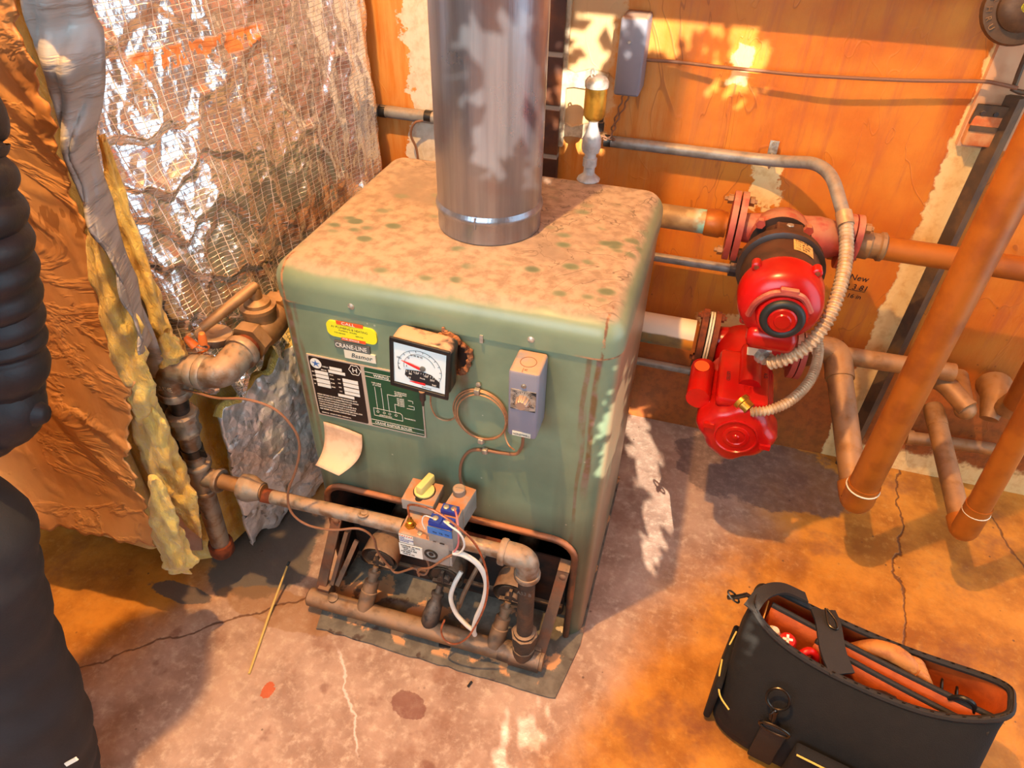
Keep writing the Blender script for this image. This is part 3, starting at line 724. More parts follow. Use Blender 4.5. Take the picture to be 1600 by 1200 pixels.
# ------------------------------------------------------------------ the boiler
BW, BD, BH, BS = 0.6686, 0.5817, 0.95, 0.879
def mat_boiler(lid):
    n = NT('green_enamel_lid' if lid else 'green_enamel_casing')
    mid = n.noise(5, 5); fine = n.noise(45, 5)
    g = n.mix(n.step(mid, 0.35, 0.68), S(126, 142, 114), S(106, 122, 98))
    vert = n.noise(1, 4, n.stretch(14, 14, 1.6))
    g = n.mix(n.mul(n.step(vert, 0.45, 0.7), n.step(n.z, 0.75, 0.35), 0.6), g, S(78, 82, 62))
    g = n.mix(n.mul(n.step(n.noise(3.0, 4), 0.5, 0.66), n.step(n.z, 0.62, 0.38), 0.7), g, S(66, 70, 58))
    col = g
    rough = 0.36
    if lid:
        up = n.step(n.add(n.nz, n.mul(n.ma('SUBTRACT', n.noise(7, 5), 0.5), 0.5)), 0.60, 0.93)
        d = n.mul(up, n.step(n.noise(11, 6, rough=0.7), 0.16, 0.42))
        smear = n.mul(n.step(n.voro(17, 'F1', n.stretch(1, 1.4, 1)), 0.38, 0.16), n.step(n.noise(4.2, 3), 0.40, 0.50), n.step(n.add(n.y, n.mul(n.x, -0.15)), 0.42, 0.22))
        d = n.mul(d, n.ma('SUBTRACT', 1.0, n.mul(smear, 0.95)))
        dust = n.mix(n.step(fine, 0.35, 0.7), S(166, 144, 124), S(134, 114, 96))
        dust = n.mix(n.step(n.noise(4, 5), 0.5, 0.7), dust, S(132, 116, 102))
        c1 = n.ma('ABSOLUTE', n.ma('SUBTRACT', n.noise(7, 3, dist=1.4), 0.5))
        dust = n.mix(n.mul(n.step(c1, 0.008, 0.002), n.step(n.add(n.x, n.y), 0.5, 0.75), 0.8), dust, S(98, 84, 72))
        col = n.mix(n.mul(smear, up, 0.75), n.mix(d, g, dust), S(86, 94, 76)); rough = n.add(0.34, n.mul(d, 0.55))
        def scratch(ax, c, lo, hi, ax2):
            return n.mul(n.step(n.ma('ABSOLUTE', n.add(n.ma('SUBTRACT', ax, c), n.mul(n.ma('SUBTRACT', n.noise(60, 3), 0.5), 0.008))), 0.004, 0.001), n.band(ax2, lo, hi, 0.003))
        rr = n.ma('MAXIMUM', scratch(n.x, 0.636, 0.87, 0.965, n.z), scratch(n.x, 0.030, 0.87, 0.965, n.z))
        rr = n.mul(rr, n.step(n.y, 0.09, 0.05), n.step(n.noise(50, 3), 0.36, 0.5))
        edge = n.mul(n.step(n.z, 0.8785, 0.8765), n.ma('MAXIMUM', n.step(n.x, 0.58, 0.62), n.step(n.x, 0.07, 0.03)))
        col = n.mix(n.ma('MAXIMUM', n.mul(rr, 0.85), n.mul(edge, 0.8)), col, n.mix(n.step(fine, 0.4, 0.6), S(188, 130, 92), S(110, 62, 40)))
    else:
        def streak(c, wd, lo, hi, amt):
            xx = n.ma('ABSOLUTE', n.add(n.ma('SUBTRACT', n.x, c), n.mul(n.ma('SUBTRACT', n.noise(1, 4, n.stretch(18, 18, 5)), 0.5), 0.022)))
            return n.mul(n.step(xx, wd, wd*0.3), n.band(n.z, lo, hi, 0.06), amt, n.step(n.noise(1, 3, n.stretch(30, 30, 9)), 0.3, 0.5))
        s = streak(0.632, 0.009, 0.55, 1.0, 0.9)
        for q in (streak(0.612, 0.008, 0.70, 1.0, 0.7), streak(0.618, 0.006, 0.30, 0.75, 0.6), streak(0.028, 0.012, 0.55, 1.0, 0.85), streak(0.046, 0.006, 0.45, 0.9, 0.5), streak(0.385, 0.012, 0.68, 0.82, 0.5)):
            s = n.ma('MAXIMUM', s, q)
        s = n.mul(s, n.step(n.y, 0.12, 0.04))
        col = n.mix(s, col, n.mix(n.step(fine, 0.4, 0.65), S(112, 78, 38), S(130, 92, 84)))
        chips = n.mul(n.step(n.voro(34), 0.09, 0.05), n.step(n.noise(6, 2), 0.5, 0.55))
        col = n.mix(n.mul(chips, 0.7), col, S(190, 186, 160))
        # front darkens downwards from just above the burner opening
        low_dark = n.mul(n.step(n.add(n.z, n.mul(n.ma('SUBTRACT', n.noise(5, 5), 0.5), 0.2)), 0.47, 0.37), n.step(n.y, 0.05, 0.02), 0.6)
        col = n.mix(low_dark, col, S(58, 54, 44))
        # the bare side panel turns pinkish in patches
        sd = n.mul(n.step(n.x, 0.655, 0.668), n.step(n.noise(4, 4), 0.2, 0.5), 0.75)
        col = n.mix(sd, col, S(158, 120, 92))
        rough = n.add(0.34, n.mul(s, 0.4))
    return n.done(col, rough, 0, n.bump(n.add(n.mul(fine, 0.3), n.noise(9, 2)), 0.08, 0.005))
m_case = mat_boiler(False); m_lid = mat_boiler(True)
boiler = thing('boiler', 'old green enamel gas boiler with a dusty rounded top and dial gauge on its front', 'boiler', (BW/2, BD/2, 0))
# casing with the burner opening cut out of its front
o_ = rrect(0.002, 0.002, BW-0.002, BD, 0.043, 8)
tmp = MB().loft([o_, o_], [0.012, BS+0.002]).build('casing', m_case, boiler, smooth=40)
arch = [(0.028, -0.1)] + [(0.028+0.055*(1-math.cos(a)), 0.325+0.055*math.sin(a)) for a in [math.pi/2*k/6 for k in range(7)]] + \
       [(0.634-0.055*(1-math.cos(a)), 0.325+0.055*math.sin(a)) for a in [math.pi/2*k/6 for k in range(6, -1, -1)]] + [(0.634, -0.1)]
cut = MB().prism([(x, -0.1, z) for x, z in arch], (0, 0.40, 0)).build('cut', None, None, smooth=0)
md = tmp.modifiers.new('cut', 'BOOLEAN'); md.object = cut; md.operation = 'DIFFERENCE'; md.solver = 'EXACT'
bpy.context.view_layer.update()
me2 = bpy.data.meshes.new_from_object(tmp.evaluated_get(bpy.context.evaluated_depsgraph_get()))
tmp.modifiers.clear(); tmp.data = me2; bpy.data.objects.remove(cut)
for f in me2.polygons: f.use_smooth = True
me2.set_sharp_from_angle(angle=math.radians(35))
def lid():
    polys, zs = [], []
    r = 0.045
    for z, q in [(0.874, 0.0), (0.880, 0.0), (BH-r, 0.0)] + [(BH-r+r*math.sin(a), r*(1-math.cos(a))) for a in [math.pi/2*k/9 for k in range(1, 10)]]:
        polys.append(rrect(-0.001+q, -0.001+q, BW+0.001-q, BD+0.002-q, max(0.048-q, 0.003), 8)); zs.append(z)
    return MB().loft(polys, zs)
lid().build('lid', m_lid, boiler, smooth=50)
# black liner of the burner opening
b = MB(); ins = [(0.0295, 0.0)] + [(0.0295+0.055*(1-math.cos(a)), 0.3235+0.055*math.sin(a)) for a in [math.pi/2*k/6 for k in range(7)]] + \
       [(0.6325-0.055*(1-math.cos(a)), 0.3235+0.055*math.sin(a)) for a in [math.pi/2*k/6 for k in range(6, -1, -1)]] + [(0.6325, 0.0)]
b.rings([[(x, y, max(z, 0.013)) for x, z in ins] for y in (0.004, 0.20)], close=False, cap0=False, cap1=True)
b.build('burner_chamber', m_soot, boiler, smooth=30)
m_rim = M('rim_metal', S(74, 50, 38), 0.55, 0.2, S(130, 78, 48), 9, 0.2, 60, S(196, 130, 92), 0.8)
b = MB(); b.tube([(x, -0.004, max(z, 0.02)) for x, z in ins], 0.008, 10); b.build('opening_rim', m_rim, boiler)
# screws along the seam
for x, z in ((0.17, 0.891), (0.511, 0.892)):
    b = MB(); b.lathe((x, 0.0, z), (0, -1, 0), [(0, 0.0065), (0.002, 0.0065), (0.004, 0.004), (0.0045, 0.0005)], 16); b.box((x, -0.0045, z), (0.009, 0.001, 0.0014))
    b.build('screw', m_zinc, boiler)
b = MB(); b.box((0.421, -0.002, 0.874), (0.006, 0.003, 0.016)); b.build('seam_clip', m_zinc, boiler)
FX, FZ = V((1, 0, 0)), V((0, 0, 1))
def fquad(b, y, x0, z0, x1, z1, th=0.001): return b.box(((x0+x1)/2, y-th/2, (z0+z1)/2), (x1-x0, th, z1-z0))
# --- gauge
ga = math.radians(-4.5)
gX = V((math.cos(ga), 0, math.sin(ga))); gZ = V((-math.sin(ga), 0, math.cos(ga))); gY = V((0, 1, 0))
gc = V((0.3285, -0.045, 0.835))
def gp_(x, z, y=0.0): return gc+gX*x+gZ*z+V((0, y, 0))
GA = (gX, gY, gZ)
b = MB(); b.box(gc+V((0, 0.0015, 0)), (0.112, 0.047, 0.108), GA, 0.012, 3)
gauge = b.build('gauge', m_blackm, boiler, smooth=45)
b = MB(); b.box(gp_(0, 0.0005, -0.0225), (0.098, 0.0012, 0.090), GA); b.build('dial_face', m_dial, gauge, smooth=0)
b = MB()
for z, h in ((0.0505, 0.012), (-0.0505, 0.012)): b.box(gp_(0, z, -0.024), (0.112, 0.005, 0.0095), GA, 0.002)
for x in (-0.0525, 0.0525): b.box(gp_(x, 0, -0.024), (0.0075, 0.005, 0.100), GA, 0.002)
b.build('bezel', m_black, gauge)
b = MB()
oy = -0.0236
# scale arcs, ticks and figures
def arc(cx, cz, rx, rz, a0, a1, wd, nn=24):
    for k in range(nn):
        t0 = math.radians(a0+(a1-a0)*k/nn); t1 = math.radians(a0+(a1-a0)*(k+1)/nn)
        b.bar(gp_(cx+rx*math.cos(t0), cz+rz*math.sin(t0), oy), gp_(cx+rx*math.cos(t1), cz+rz*math.sin(t1), oy), wd, 0.0004, (0, -1, 0))
arc(0.0, -0.002, 0.041, 0.040, 196, -40, 0.0006); arc(0.0, 0.0, 0.030, 0.030, 190, 20, 0.0005)
for k in range(13):
    t = math.radians(196-k*19); c, s = math.cos(t), math.sin(t)
    b.bar(gp_(0.041*c, -0.002+0.040*s, oy), gp_(0.037*c, -0.002+0.036*s, oy), 0.0007, 0.0004, (0, -1, 0))
for tx, x, z, sz in (('0', -0.041, -0.012, 0.006), ('10', -0.044, 0.011, 0.006), ('15', -0.024, 0.016, 0.005), ('5', -0.026, -0.003, 0.005), ('20 30 40 50', -0.018, 0.024, 0.0048)):
    b.text(tx, sz, gp_(x, z, oy), gX, gZ)
b.text('TEMPERATURE', 0.0028, gp_(0.004, -0.0415, oy), gX, gZ)
b.build('dial_markings', m_ink, gauge, smooth=0)
b = MB()
pts = [(-0.026, -0.010), (0.002, -0.0055), (0.022, -0.008), (0.038, -0.020), (0.038, -0.033), (0.006, -0.033), (-0.018, -0.031), (-0.028, -0.022)]
b.prism([gp_(x, z, oy) for x, z in pts], (0, -0.0006, 0)); b.build('dial_window', m_ink, gauge, smooth=0)
b = MB()
for tx, x, z, sz in (('80', -0.020, -0.0185, 0.0058), ('120', -0.010, -0.0135, 0.0055), ('160', 0.008, -0.0150, 0.0055), ('200', 0.020, -0.0205, 0.0058), ('60', -0.022, -0.0275, 0.0058), ('240', 0.024, -0.031, 0.0055), ('FAHR', 0.001, -0.022, 0.004)):
    b.text(tx, sz, gp_(x, z, oy-0.0008), gX, gZ)
for k in range(14):
    x = -0.024+k*0.0045; z = -0.0115-0.00010*(x*1000-2)**2/14*0.6
    b.bar(gp_(x, z, oy-0.0008), gp_(x, z+0.0035, oy-0.0008), 0.0007, 0.0004, (0, -1, 0))
b.build('window_figures', m_white, gauge, smooth=0)
b = MB()
def needle(x0, z0, x1, z1, w0):
    d = V((x1-x0, 0, z1-z0)).normalized(); p = V((-d.z, 0, d.x)); pts = [V((x0, 0, z0))+p*w0, V((x0, 0, z0))-p*w0, V((x0, 0, z0)).lerp(V((x1, 0, z1)), 0.62)-p*w0*0.75, V((x1, 0, z1)), V((x0, 0, z0)).lerp(V((x1, 0, z1)), 0.62)+p*w0*0.75]
    b.prism([gp_(q.x, q.z, oy-0.002) for q in pts], (0, -0.001, 0))
needle(0.006, 0.000, -0.034, 0.010, 0.0028); b.build('needle', m_needle, gauge, smooth=0); b = MB(); needle(0.012, -0.0315, -0.018, -0.0325, 0.0022)
b.build('needle', m_needle, gauge, smooth=0)
b = MB(); b.lathe(gp_(0.006, 0.002, oy), (0, -1, 0), [(0, 0.005), (0.003, 0.005), (0.0035, 0.003)], 16); b.build('needle_hub', m_logo, gauge)
b = MB(); b.lathe(gp_(0.006, -0.049, -0.026), (0, 0, -1), [(0, 0.006), (0.02, 0.006), (0.024, 0.003), (0.034, 0.0025)], 10)
b.build('gauge_stem', m_iron, gauge)
# ragged insulation ring where the gauge neck enters the casing
b = MB()
cR = V((0.358, 0, 0.828)); ring = []
rg_ = np.random.RandomState(4)
for k in range(60):
    a = 2*math.pi*k/60; q = rg_.uniform(-0.0025, 0.0025); ring.append(cR+V((math.cos(a)*(0.041+q), -0.003-rg_.uniform(0, 0.005), math.sin(a)*(0.043+q))))
b.tube(ring+[ring[0]], [0.0052+rg_.uniform(-0.0014, 0.0016) for k in range(61)], 7)
for k in range(7): b.ball(V((0.352+0.003*math.sin(k*2.0), -0.004, 0.868+0.0035*k-0.006)), 0.007-0.0006*k, (1, 0.7, 1), 7)
b.build('insulation_ring', M('scorched_insulation', S(166, 112, 76), 0.9, 0, S(84, 46, 28), 60, 0.6, 120), boiler)
b = MB(); b.lathe((0.358, 0.003, 0.828), (0, -1, 0), [(0, 0.040), (0.004, 0.040), (0.0045, 0.001)], 28); b.build('gauge_well', m_soot, boiler)
# --- controller box
ac = V((0.517, -0.034, 0.795)); b = MB(); b.box(ac, (0.054, 0.066, 0.150), None, 0.006, 2)
aqua = b.build('control_box', m_grey, boiler, smooth=45)
b = MB(); b.box((0.518, -0.0675, 0.810), (0.045, 0.0015, 0.044)); b.build('setting_plate', m_zinc, aqua, smooth=0)
b = MB()
for k in range(24):
    t = math.radians(-60+k*300/23+0); c, s = math.cos(t+math.pi/2), math.sin(t+math.pi/2)
    b.bar((0.518+0.019*c, -0.0688, 0.812+0.018*s), (0.518+(0.0165 if k % 2 else 0.015)*c, -0.0688, 0.812+(0.0155 if k % 2 else 0.014)*s), 0.0008, 0.0004, (0, -1, 0))
for tx, x, z in (('180', 0.498, 0.826), ('220', 0.529, 0.826), ('140', 0.497, 0.797), ('100', 0.530, 0.797)): b.text(tx, 0.0055, (x, -0.0685, z), FX, FZ)
b.prism([(0.530, -0.0684, 0.832), (0.5405, -0.0684, 0.832), (0.5405, -0.0684, 0.824)], (0, -0.0003, 0))
b.prism([(0.4955, -0.0684, 0.790), (0.506, -0.0684, 0.788), (0.4955, -0.0684, 0.788)], (0, -0.0003, 0)); b.prism([(0.528, -0.0684, 0.788), (0.5405, -0.0684, 0.791), (0.5405, -0.0684, 0.788)], (0, -0.0003, 0))
b.build('setting_marks', m_ink, aqua, smooth=0)
b = MB(); pr = []
for k in range(48):
    a = 2*math.pi*k/48; pr.append((0.0115 if k % 4 < 2 else 0.0102, a))
b.rings([[(0.518+r*math.cos(a)*q, y, 0.810+r*math.sin(a)*q) for r, a in pr] for y, q in ((-0.068, 1.1), (-0.070, 1.1), (-0.082, 0.95), (-0.084, 0.8))])
b.build('setting_knob', M('worn_metal_knob', S(176, 150, 130), 0.45, 0.5), aqua)
b = MB(); b.lathe((0.518, -0.067, 0.842), (0, -1, 0), [(0, 0.0045), (0.002, 0.0045), (0.003, 0.003)], 14); b.box((0.518, -0.0705, 0.842), (0.001, 0.001, 0.006)); b.build('cover_screw', m_zinc, aqua)
b = MB(); fquad(b, -0.067, 0.500, 0.724, 0.534, 0.734); b.build('maker_tag', m_ivory, aqua, smooth=0)
b = MB(); b.text('HONEYWELL', 0.0062, (0.5015, -0.0682, 0.7265), FX, FZ, sx=0.85); b.build('maker_lettering', m_ink, aqua, smooth=0)
b = MB(); b.torus((0.517, -0.036, 0.8702), (0, 0, 1), 0.014, 0.0007, 28, 6); b.text('|<', 0.012, (0.512, -0.063, 0.8702), (1, 0, 0), (0, 1, 0)); b.build('knockout_mark', m_wirebr, aqua)
# --- capillary coil and clips
b = MB()
for k in range(3):
    cx, cz, rx, rz = 0.418+0.002*k, 0.697-0.001*k, 0.055-0.003*k, 0.062-0.003*k+0.002*(k == 1)
    b.tube([(cx+rx*math.cos(2*math.pi*q/40), -0.006-0.0025*k, cz+rz*math.sin(2*math.pi*q/40)) for q in range(41)], 0.0017, 7)
b.tube(catmull([(0.335, -0.03, 0.782), (0.325, -0.016, 0.75), (0.318, -0.010, 0.70), (0.326, -0.006, 0.668), (0.345, -0.006, 0.662), (0.362, -0.006, 0.672), (0.368, -0.006, 0.69)], 6), 0.0016, 7)
b.tube(catmull([(0.472, -0.01, 0.70), (0.468, -0.008, 0.675), (0.472, -0.012, 0.655), (0.482, -0.02, 0.645), (0.495, -0.03, 0.648)], 6), 0.0016, 7)
b.build('capillary_coil', m_capil, boiler)
for x, z in ((0.414, 0.758), (0.420, 0.632), (0.428, 0.606)):
    b = MB(); b.box((x, -0.010, z), (0.011, 0.010, 0.012), None, 0.002); b.lathe((x, -0.0, z-0.011 if z < 0.7 else z+0.010), (0, -1, 0), [(0, 0.005), (0.003, 0.005), (0.004, 0.002)], 12); b.build('cable_clip', m_zinc, boiler)
b = MB(); b.tube(catmull([(0.512, -0.035, 0.722), (0.508, -0.02, 0.66), (0.500, -0.008, 0.628), (0.490, -0.006, 0.612), (0.46, -0.006, 0.606), (0.428, -0.008, 0.606), (0.395, -0.006, 0.592), (0.376, -0.006, 0.555), (0.372, -0.008, 0.51), (0.378, -0.012, 0.475), (0.364, -0.02, 0.458), (0.374, -0.035, 0.44), (0.385, -0.05, 0.47), (0.372, -0.07, 0.48)], 8), 0.0032, 8)
b.build('control_wire', m_wirebr, boiler)
# --- labels on the casing
b = MB()
def rr_poly(x0, z0, x1, z1, r, sh=0.0): return [(x+sh*(x-x0), z-0.06*(x-x0)*0 ) for x, z in rrect(x0, z0, x1, z1, r, 4)]
b.prism([(x, -0.0004+0.0024, z-0.03*(x-0.11)) for x, z in rrect(0.111, 0.815, 0.214, 0.850, 0.012, 5)], (0, -0.0034, 0)); st = b.build('service_sticker', m_yellow, boiler, smooth=0)
b = MB(); b.prism([(x, -0.001, z-0.03*(x-0.11)) for x, z in ((0.134, 0.8455), (0.188, 0.8475), (0.189, 0.855), (0.133, 0.8535))], (0, -0.0010, 0)); b.build('sticker_band', m_orange, st, smooth=0); b = MB(); b.prism([(x, -0.001, z-0.03*(x-0.11)) for x, z in ((0.139, 0.810), (0.190, 0.812), (0.190, 0.819), (0.140, 0.817))], (0, -0.0010, 0)); b.build('sticker_band', m_orange, st, smooth=0)
b = MB(); sX = V((1, 0, -0.03)).normalized()
b.text('A1 PLUMBING & HEATING', 0.0068, (0.121, -0.0012, 0.8360), sX, FZ, sx=0.95); b.text('PLUMBING - BOILERS', 0.0040, (0.136, -0.0012, 0.8300), sX, FZ)
b.text('FOR REPAIRS', 0.0040, (0.126, -0.0012, 0.8235), sX, FZ); b.text('SERVICE', 0.0044, (0.170, -0.0012, 0.8225), sX, FZ)
b.build('sticker_lettering', m_ink, st, smooth=0)
b = MB(); b.text('CALL', 0.0085, (0.144, -0.0021, 0.8465), sX, FZ, sx=1.4); b.text('FOR SERVICE', 0.0052, (0.142, -0.0021, 0.8120), sX, FZ, sx=1.15); b.build('band_lettering', m_white, st, smooth=0)
b = MB(); fquad(b, 0.0018, 0.122, 0.788, 0.196, 0.8045, 0.0036); lb = b.build('name_badge', m_logo, boiler, smooth=0)
b = MB(); b.text('CRANE-LINE', 0.0142, (0.1235, -0.0019, 0.7910), FX, FZ, sx=0.84); b.build('badge_lettering', m_white, lb, smooth=0)
b = MB(); fquad(b, 0.0018, 0.140, 0.767, 0.206, 0.7865, 0.0034); lb = b.build('script_badge', m_ivory, boiler, smooth=0)
b = MB(); b.text('Basmor', 0.0150, (0.154, -0.0017, 0.7720), V((1, 0, 0)), V((0.25, 0, 1)), sx=0.95); b.build('script_lettering', m_ink, lb, smooth=0)
# black rating plate
def pl(x0, z0, x1, z1): return None
b = MB(); fquad(b, 0.0018, 0.053, 0.596, 0.298, 0.756, 0.0030); plate = b.build('plate_backing', m_platetrim, boiler, smooth=0)
b = MB(); b.prism([(x, -0.0012, z) for x, z in rrect(0.0565, 0.600, 0.170, 0.753, 0.004, 3)], (0, -0.0006, 0)); b.build('rating_plate', m_plateb, plate, smooth=0)
b = MB(); b.prism([(x, -0.0012, z) for x, z in rrect(0.178, 0.600, 0.2955, 0.753, 0.003, 3)], (0, -0.0006, 0)); b.build('wiring_plate', m_plateg, plate, smooth=0)
b = MB(); YP = -0.0019
b.lathe((0.0715, -0.0015, 0.737), (0, -1, 0), [(0, 0.0125), (0.0008, 0.0125)], 24)
for x0, z0, x1, z1 in ((0.101, 0.729, 0.128, 0.736), (0.097, 0.720, 0.134, 0.727), (0.066, 0.711, 0.095, 0.719), (0.066, 0.701, 0.095, 0.709), (0.066, 0.688, 0.096, 0.698), (0.066, 0.678, 0.096, 0.686), (0.126, 0.703, 0.160, 0.712), (0.126, 0.692, 0.160, 0.701), (0.126, 0.680, 0.160, 0.689), (0.126, 0.671, 0.160, 0.678), (0.110, 0.661, 0.146, 0.668)): fquad(b, YP+0.0003, x0, z0, x1, z1, 0.0006)
b.build('plate_fields', m_white, plate, smooth=0)
b = MB()
b.text('MODEL NO.', 0.0042, (0.085, YP, 0.731), FX, FZ, sx=0.6); b.text('SERIAL NO.', 0.0042, (0.081, YP, 0.722), FX, FZ, sx=0.6)
for i, tx in enumerate(('INPUT', 'OUTPUT', 'WATER', 'GAS')): b.text(tx, 0.0040, (0.0585, YP, 0.713-i*0.0105), FX, FZ, sx=0.55); b.text('BTU/HR', 0.0040, (0.098, YP, 0.713-i*0.0105), FX, FZ, sx=0.6); b.text('MAX', 0.0040, (0.115, YP, 0.706-i*0.0105), FX, FZ, sx=0.7)
for i, tx in enumerate(('DESIGN CERTIFIED FOR USE WITH THE GAS SHOWN ABOVE', 'MINIMUM CLEARANCE TO COMBUSTIBLE SURFACES 6 INCHES', 'INSTALL ON NON-COMBUSTIBLE FLOORING ONLY', 'MAXIMUM WORKING PRESSURE WATER 30 LBS PER SQ IN', 'THIS APPLIANCE MUST BE INSTALLED IN ACCORDANCE', 'WITH THE MANUFACTURERS INSTRUCTIONS AND LOCAL CODE', 'KEEP BURNER AND CONTROL COMPARTMENT CLEAN')):
    b.text(tx, 0.0046, (0.0605, YP, 0.654-i*0.0066), FX, FZ, sx=0.72)
b.text('CRANE CO.  BOILER DIVISION  CHICAGO ILL.', 0.0042, (0.0625, YP, 0.604), FX, FZ, sx=0.80)
b.text('H', 0.0165, (0.151, YP, 0.7335), FX, FZ)
for k in range(24):
    a = 2*math.pi*k/24; a1 = 2*math.pi*(k+1)/24; r0 = 0.0118+0.0012*math.cos(6*a); r1 = 0.0118+0.0012*math.cos(6*a1)
    b.bar((0.157+r0*math.cos(a), YP, 0.7395+r0*math.sin(a)), (0.157+r1*math.cos(a1), YP, 0.7395+r1*math.sin(a1)), 0.0012, 0.0005, (0, -1, 0))
# wiring diagram on the green plate
def ln(*p, wd=0.0008):
    for (x0, z0), (x1, z1) in zip(p, p[1:]): b.bar((x0, YP, z0), (x1, YP, z1), wd, 0.0005, (0, -1, 0))
ln((0.1785, 0.742), (0.295, 0.742)); ln((0.1785, 0.731), (0.295, 0.731)); ln((0.1785, 0.617), (0.295, 0.617)); ln((0.1785, 0.605), (0.295, 0.605))
b.text('WIRING DIAGRAM', 0.0085, (0.197, YP, 0.7335), FX, FZ, sx=1.05); b.text('CRANE BASMOR BOILER', 0.0088, (0.186, YP, 0.6075), FX, FZ, sx=0.86)
b.text('115V LINE', 0.0048, (0.190, YP, 0.716), FX, FZ); b.text('60 CYCLE', 0.0042, (0.192, YP, 0.711), FX, FZ)
ln((0.196, 0.708), (0.196, 0.648)); ln((0.210, 0.708), (0.210, 0.648)); ln((0.222, 0.648), (0.222, 0.694), (0.240, 0.694)); ln((0.236, 0.648), (0.236, 0.672), (0.242, 0.672))
ln((0.187, 0.650), (0.187, 0.630), (0.250, 0.630), (0.250, 0.646), (0.246, 0.650), (0.187, 0.650))
for x in (0.196, 0.210, 0.222, 0.236):
    for k in range(10):
        a = 2*math.pi*k/10; a1 = 2*math.pi*(k+1)/10; ln((x+0.0026*math.cos(a), 0.642+0.0026*math.sin(a)), (x+0.0026*math.cos(a1), 0.642+0.0026*math.sin(a1)), wd=0.0006)
ln((0.266, 0.690), (0.276, 0.690), (0.276, 0.684)); ln((0.266, 0.676), (0.278, 0.676), (0.278, 0.668), (0.262, 0.668)); 
for i, tx in enumerate(('TO CIRCULATOR', 'OR ZONE VALVE', 'AND LIMIT')): b.text(tx, 0.0042, (0.238, YP, 0.704-i*0.0045), FX, FZ, sx=0.8)
for i in range(5): b.text('HI LIMIT', 0.0048, (0.242, YP, 0.6875-i*0.0045), FX, FZ, sx=0.9)
b.text('TRANSFORMER', 0.0042, (0.254, YP, 0.638), FX, FZ, sx=0.85); b.text('JUNCTION BOX', 0.0042, (0.199, YP, 0.6325), FX, FZ, sx=0.9)
b.build('plate_lettering', m_white, plate, smooth=0)
b = MB()
for k in range(5):
    a = math.radians(90+72*k); b.prism([(0.0715+0.010*math.cos(a), -0.0023, 0.737+0.010*math.sin(a)), (0.0715+0.003*math.cos(a+0.6), -0.0023, 0.737+0.003*math.sin(a+0.6)), (0.0715+0.003*math.cos(a-0.6), -0.0023, 0.737+0.003*math.sin(a-0.6))], (0, -0.0005, 0))
b.lathe((0.0715, -0.0023, 0.737), (0, -1, 0), [(0, 0.0035), (0.0006, 0.0035)], 12)
b.build('seal_star', m_blueb, plate, smooth=0)
# curling paper tag
P = []; uv = []
for i in range(13):
    t = i/12; row = []
    for j in range(11):
        s = j/10
        top = (0.062+0.088*s, 0.578-0.002*s-0.012*s*s); bot = (0.032+0.062*s+0.0, 0.430-0.001*s)
        x = top[0]*(1-t)+bot[0]*t+0.018*math.sin(math.pi*t)*(0.4+0.6*s)*1.0; z = top[1]*(1-t)+bot[1]*t
        row.append((x, -0.003-0.050*t*t*0.9-0.012*s*t, z)); uv.append((s, t))
    P.append(row)
# its foot stands off the casing, so drop it to where it hangs
P = [[(x+0.055*(i/12)**2*0.35, y, z+0.055*(i/12)**2) for x, y, z in r] for i, r in enumerate(P)]
tg = sheet('paper_tag', P, m_tagp, boiler, uv, 0.0006)
# service pad under the boiler
b = MB(); rs = np.random.RandomState(5)
front = [(0.030+0.6*k/24, -0.160+rs.uniform(-0.003, 0.003)) for k in range(25)]
poly = front + [(0.645, -0.158), (0.672, -0.01), (0.672, 0.58), (0.0, 0.58), (0.0, -0.02)]
b.prism([(x, y, 0.001) for x, y in poly], (0, 0, 0.006))
def mat_pad():
    n = NT('mineral_board'); f = n.noise(30, 5); q = n.noise(11, 5)
    col = n.mix(n.step(f, 0.35, 0.65), S(120, 112, 100), S(96, 88, 78))
    gone = n.mul(n.step(q, 0.54, 0.58), n.step(n.y, -0.145, -0.135))
    col = n.mix(gone, col, S(206, 150, 104)); col = n.mix(n.mul(n.step(n.noise(16, 4), 0.6, 0.66), 0.8), col, S(70, 48, 40))
    return n.done(col, 0.8, 0, n.bump(f, 0.3, 0.005))
tag(b.build('hearth_board', mat_pad(), None, smooth=0), 'grey mineral board lying on the floor under the boiler and manifold', 'board')

# ------------------------------------------------------------------ flue pipe
def mat_flue():
    n = NT('stained_flue_steel'); v = n.noise(1, 5, n.stretch(24, 24, 1.2)); b_ = n.noise(6, 5); fine = n.noise(1, 3, n.stretch(200, 200, 10))
    col = n.mix(n.step(v, 0.35, 0.7), S(160, 166, 178), S(130, 132, 142)); col = n.mix(n.mul(n.step(b_, 0.58, 0.72), 0.3), col, S(150, 110, 90))
    return n.done(col, n.add(0.22, n.mul(b_, 0.14)), 0.82, n.bump(n.add(n.mul(fine, 0.5), n.mul(b_, 1.5)), 0.10, 0.01))
m_flue = mat_flue()
FCX, FCY, FR = 0.3425, 0.288, 0.1015
flue = thing('flue_pipe', 'wide round steel flue pipe standing on top of the boiler', 'flue pipe', (FCX, FCY, 0.95))
b = MB(); b.lathe((FCX, FCY, 0.952), (0, 0, 1), [(0, FR), (0.044, FR), (0.046, FR+0.001), (1.9, FR+0.001)], 64); b.build('pipe_body', m_flue, flue, smooth=30)
b = MB(); b.lathe((FCX, FCY, 0.952), (0, 0, 1), [(0.0, FR+0.0012), (0.036, FR+0.0015), (0.040, FR+0.004), (0.045, FR+0.0052), (0.050, FR+0.004), (0.054, FR+0.0015), (0.058, FR+0.0005)], 64, cap=False); b.build('collar_bead', m_flue, flue, smooth=60)
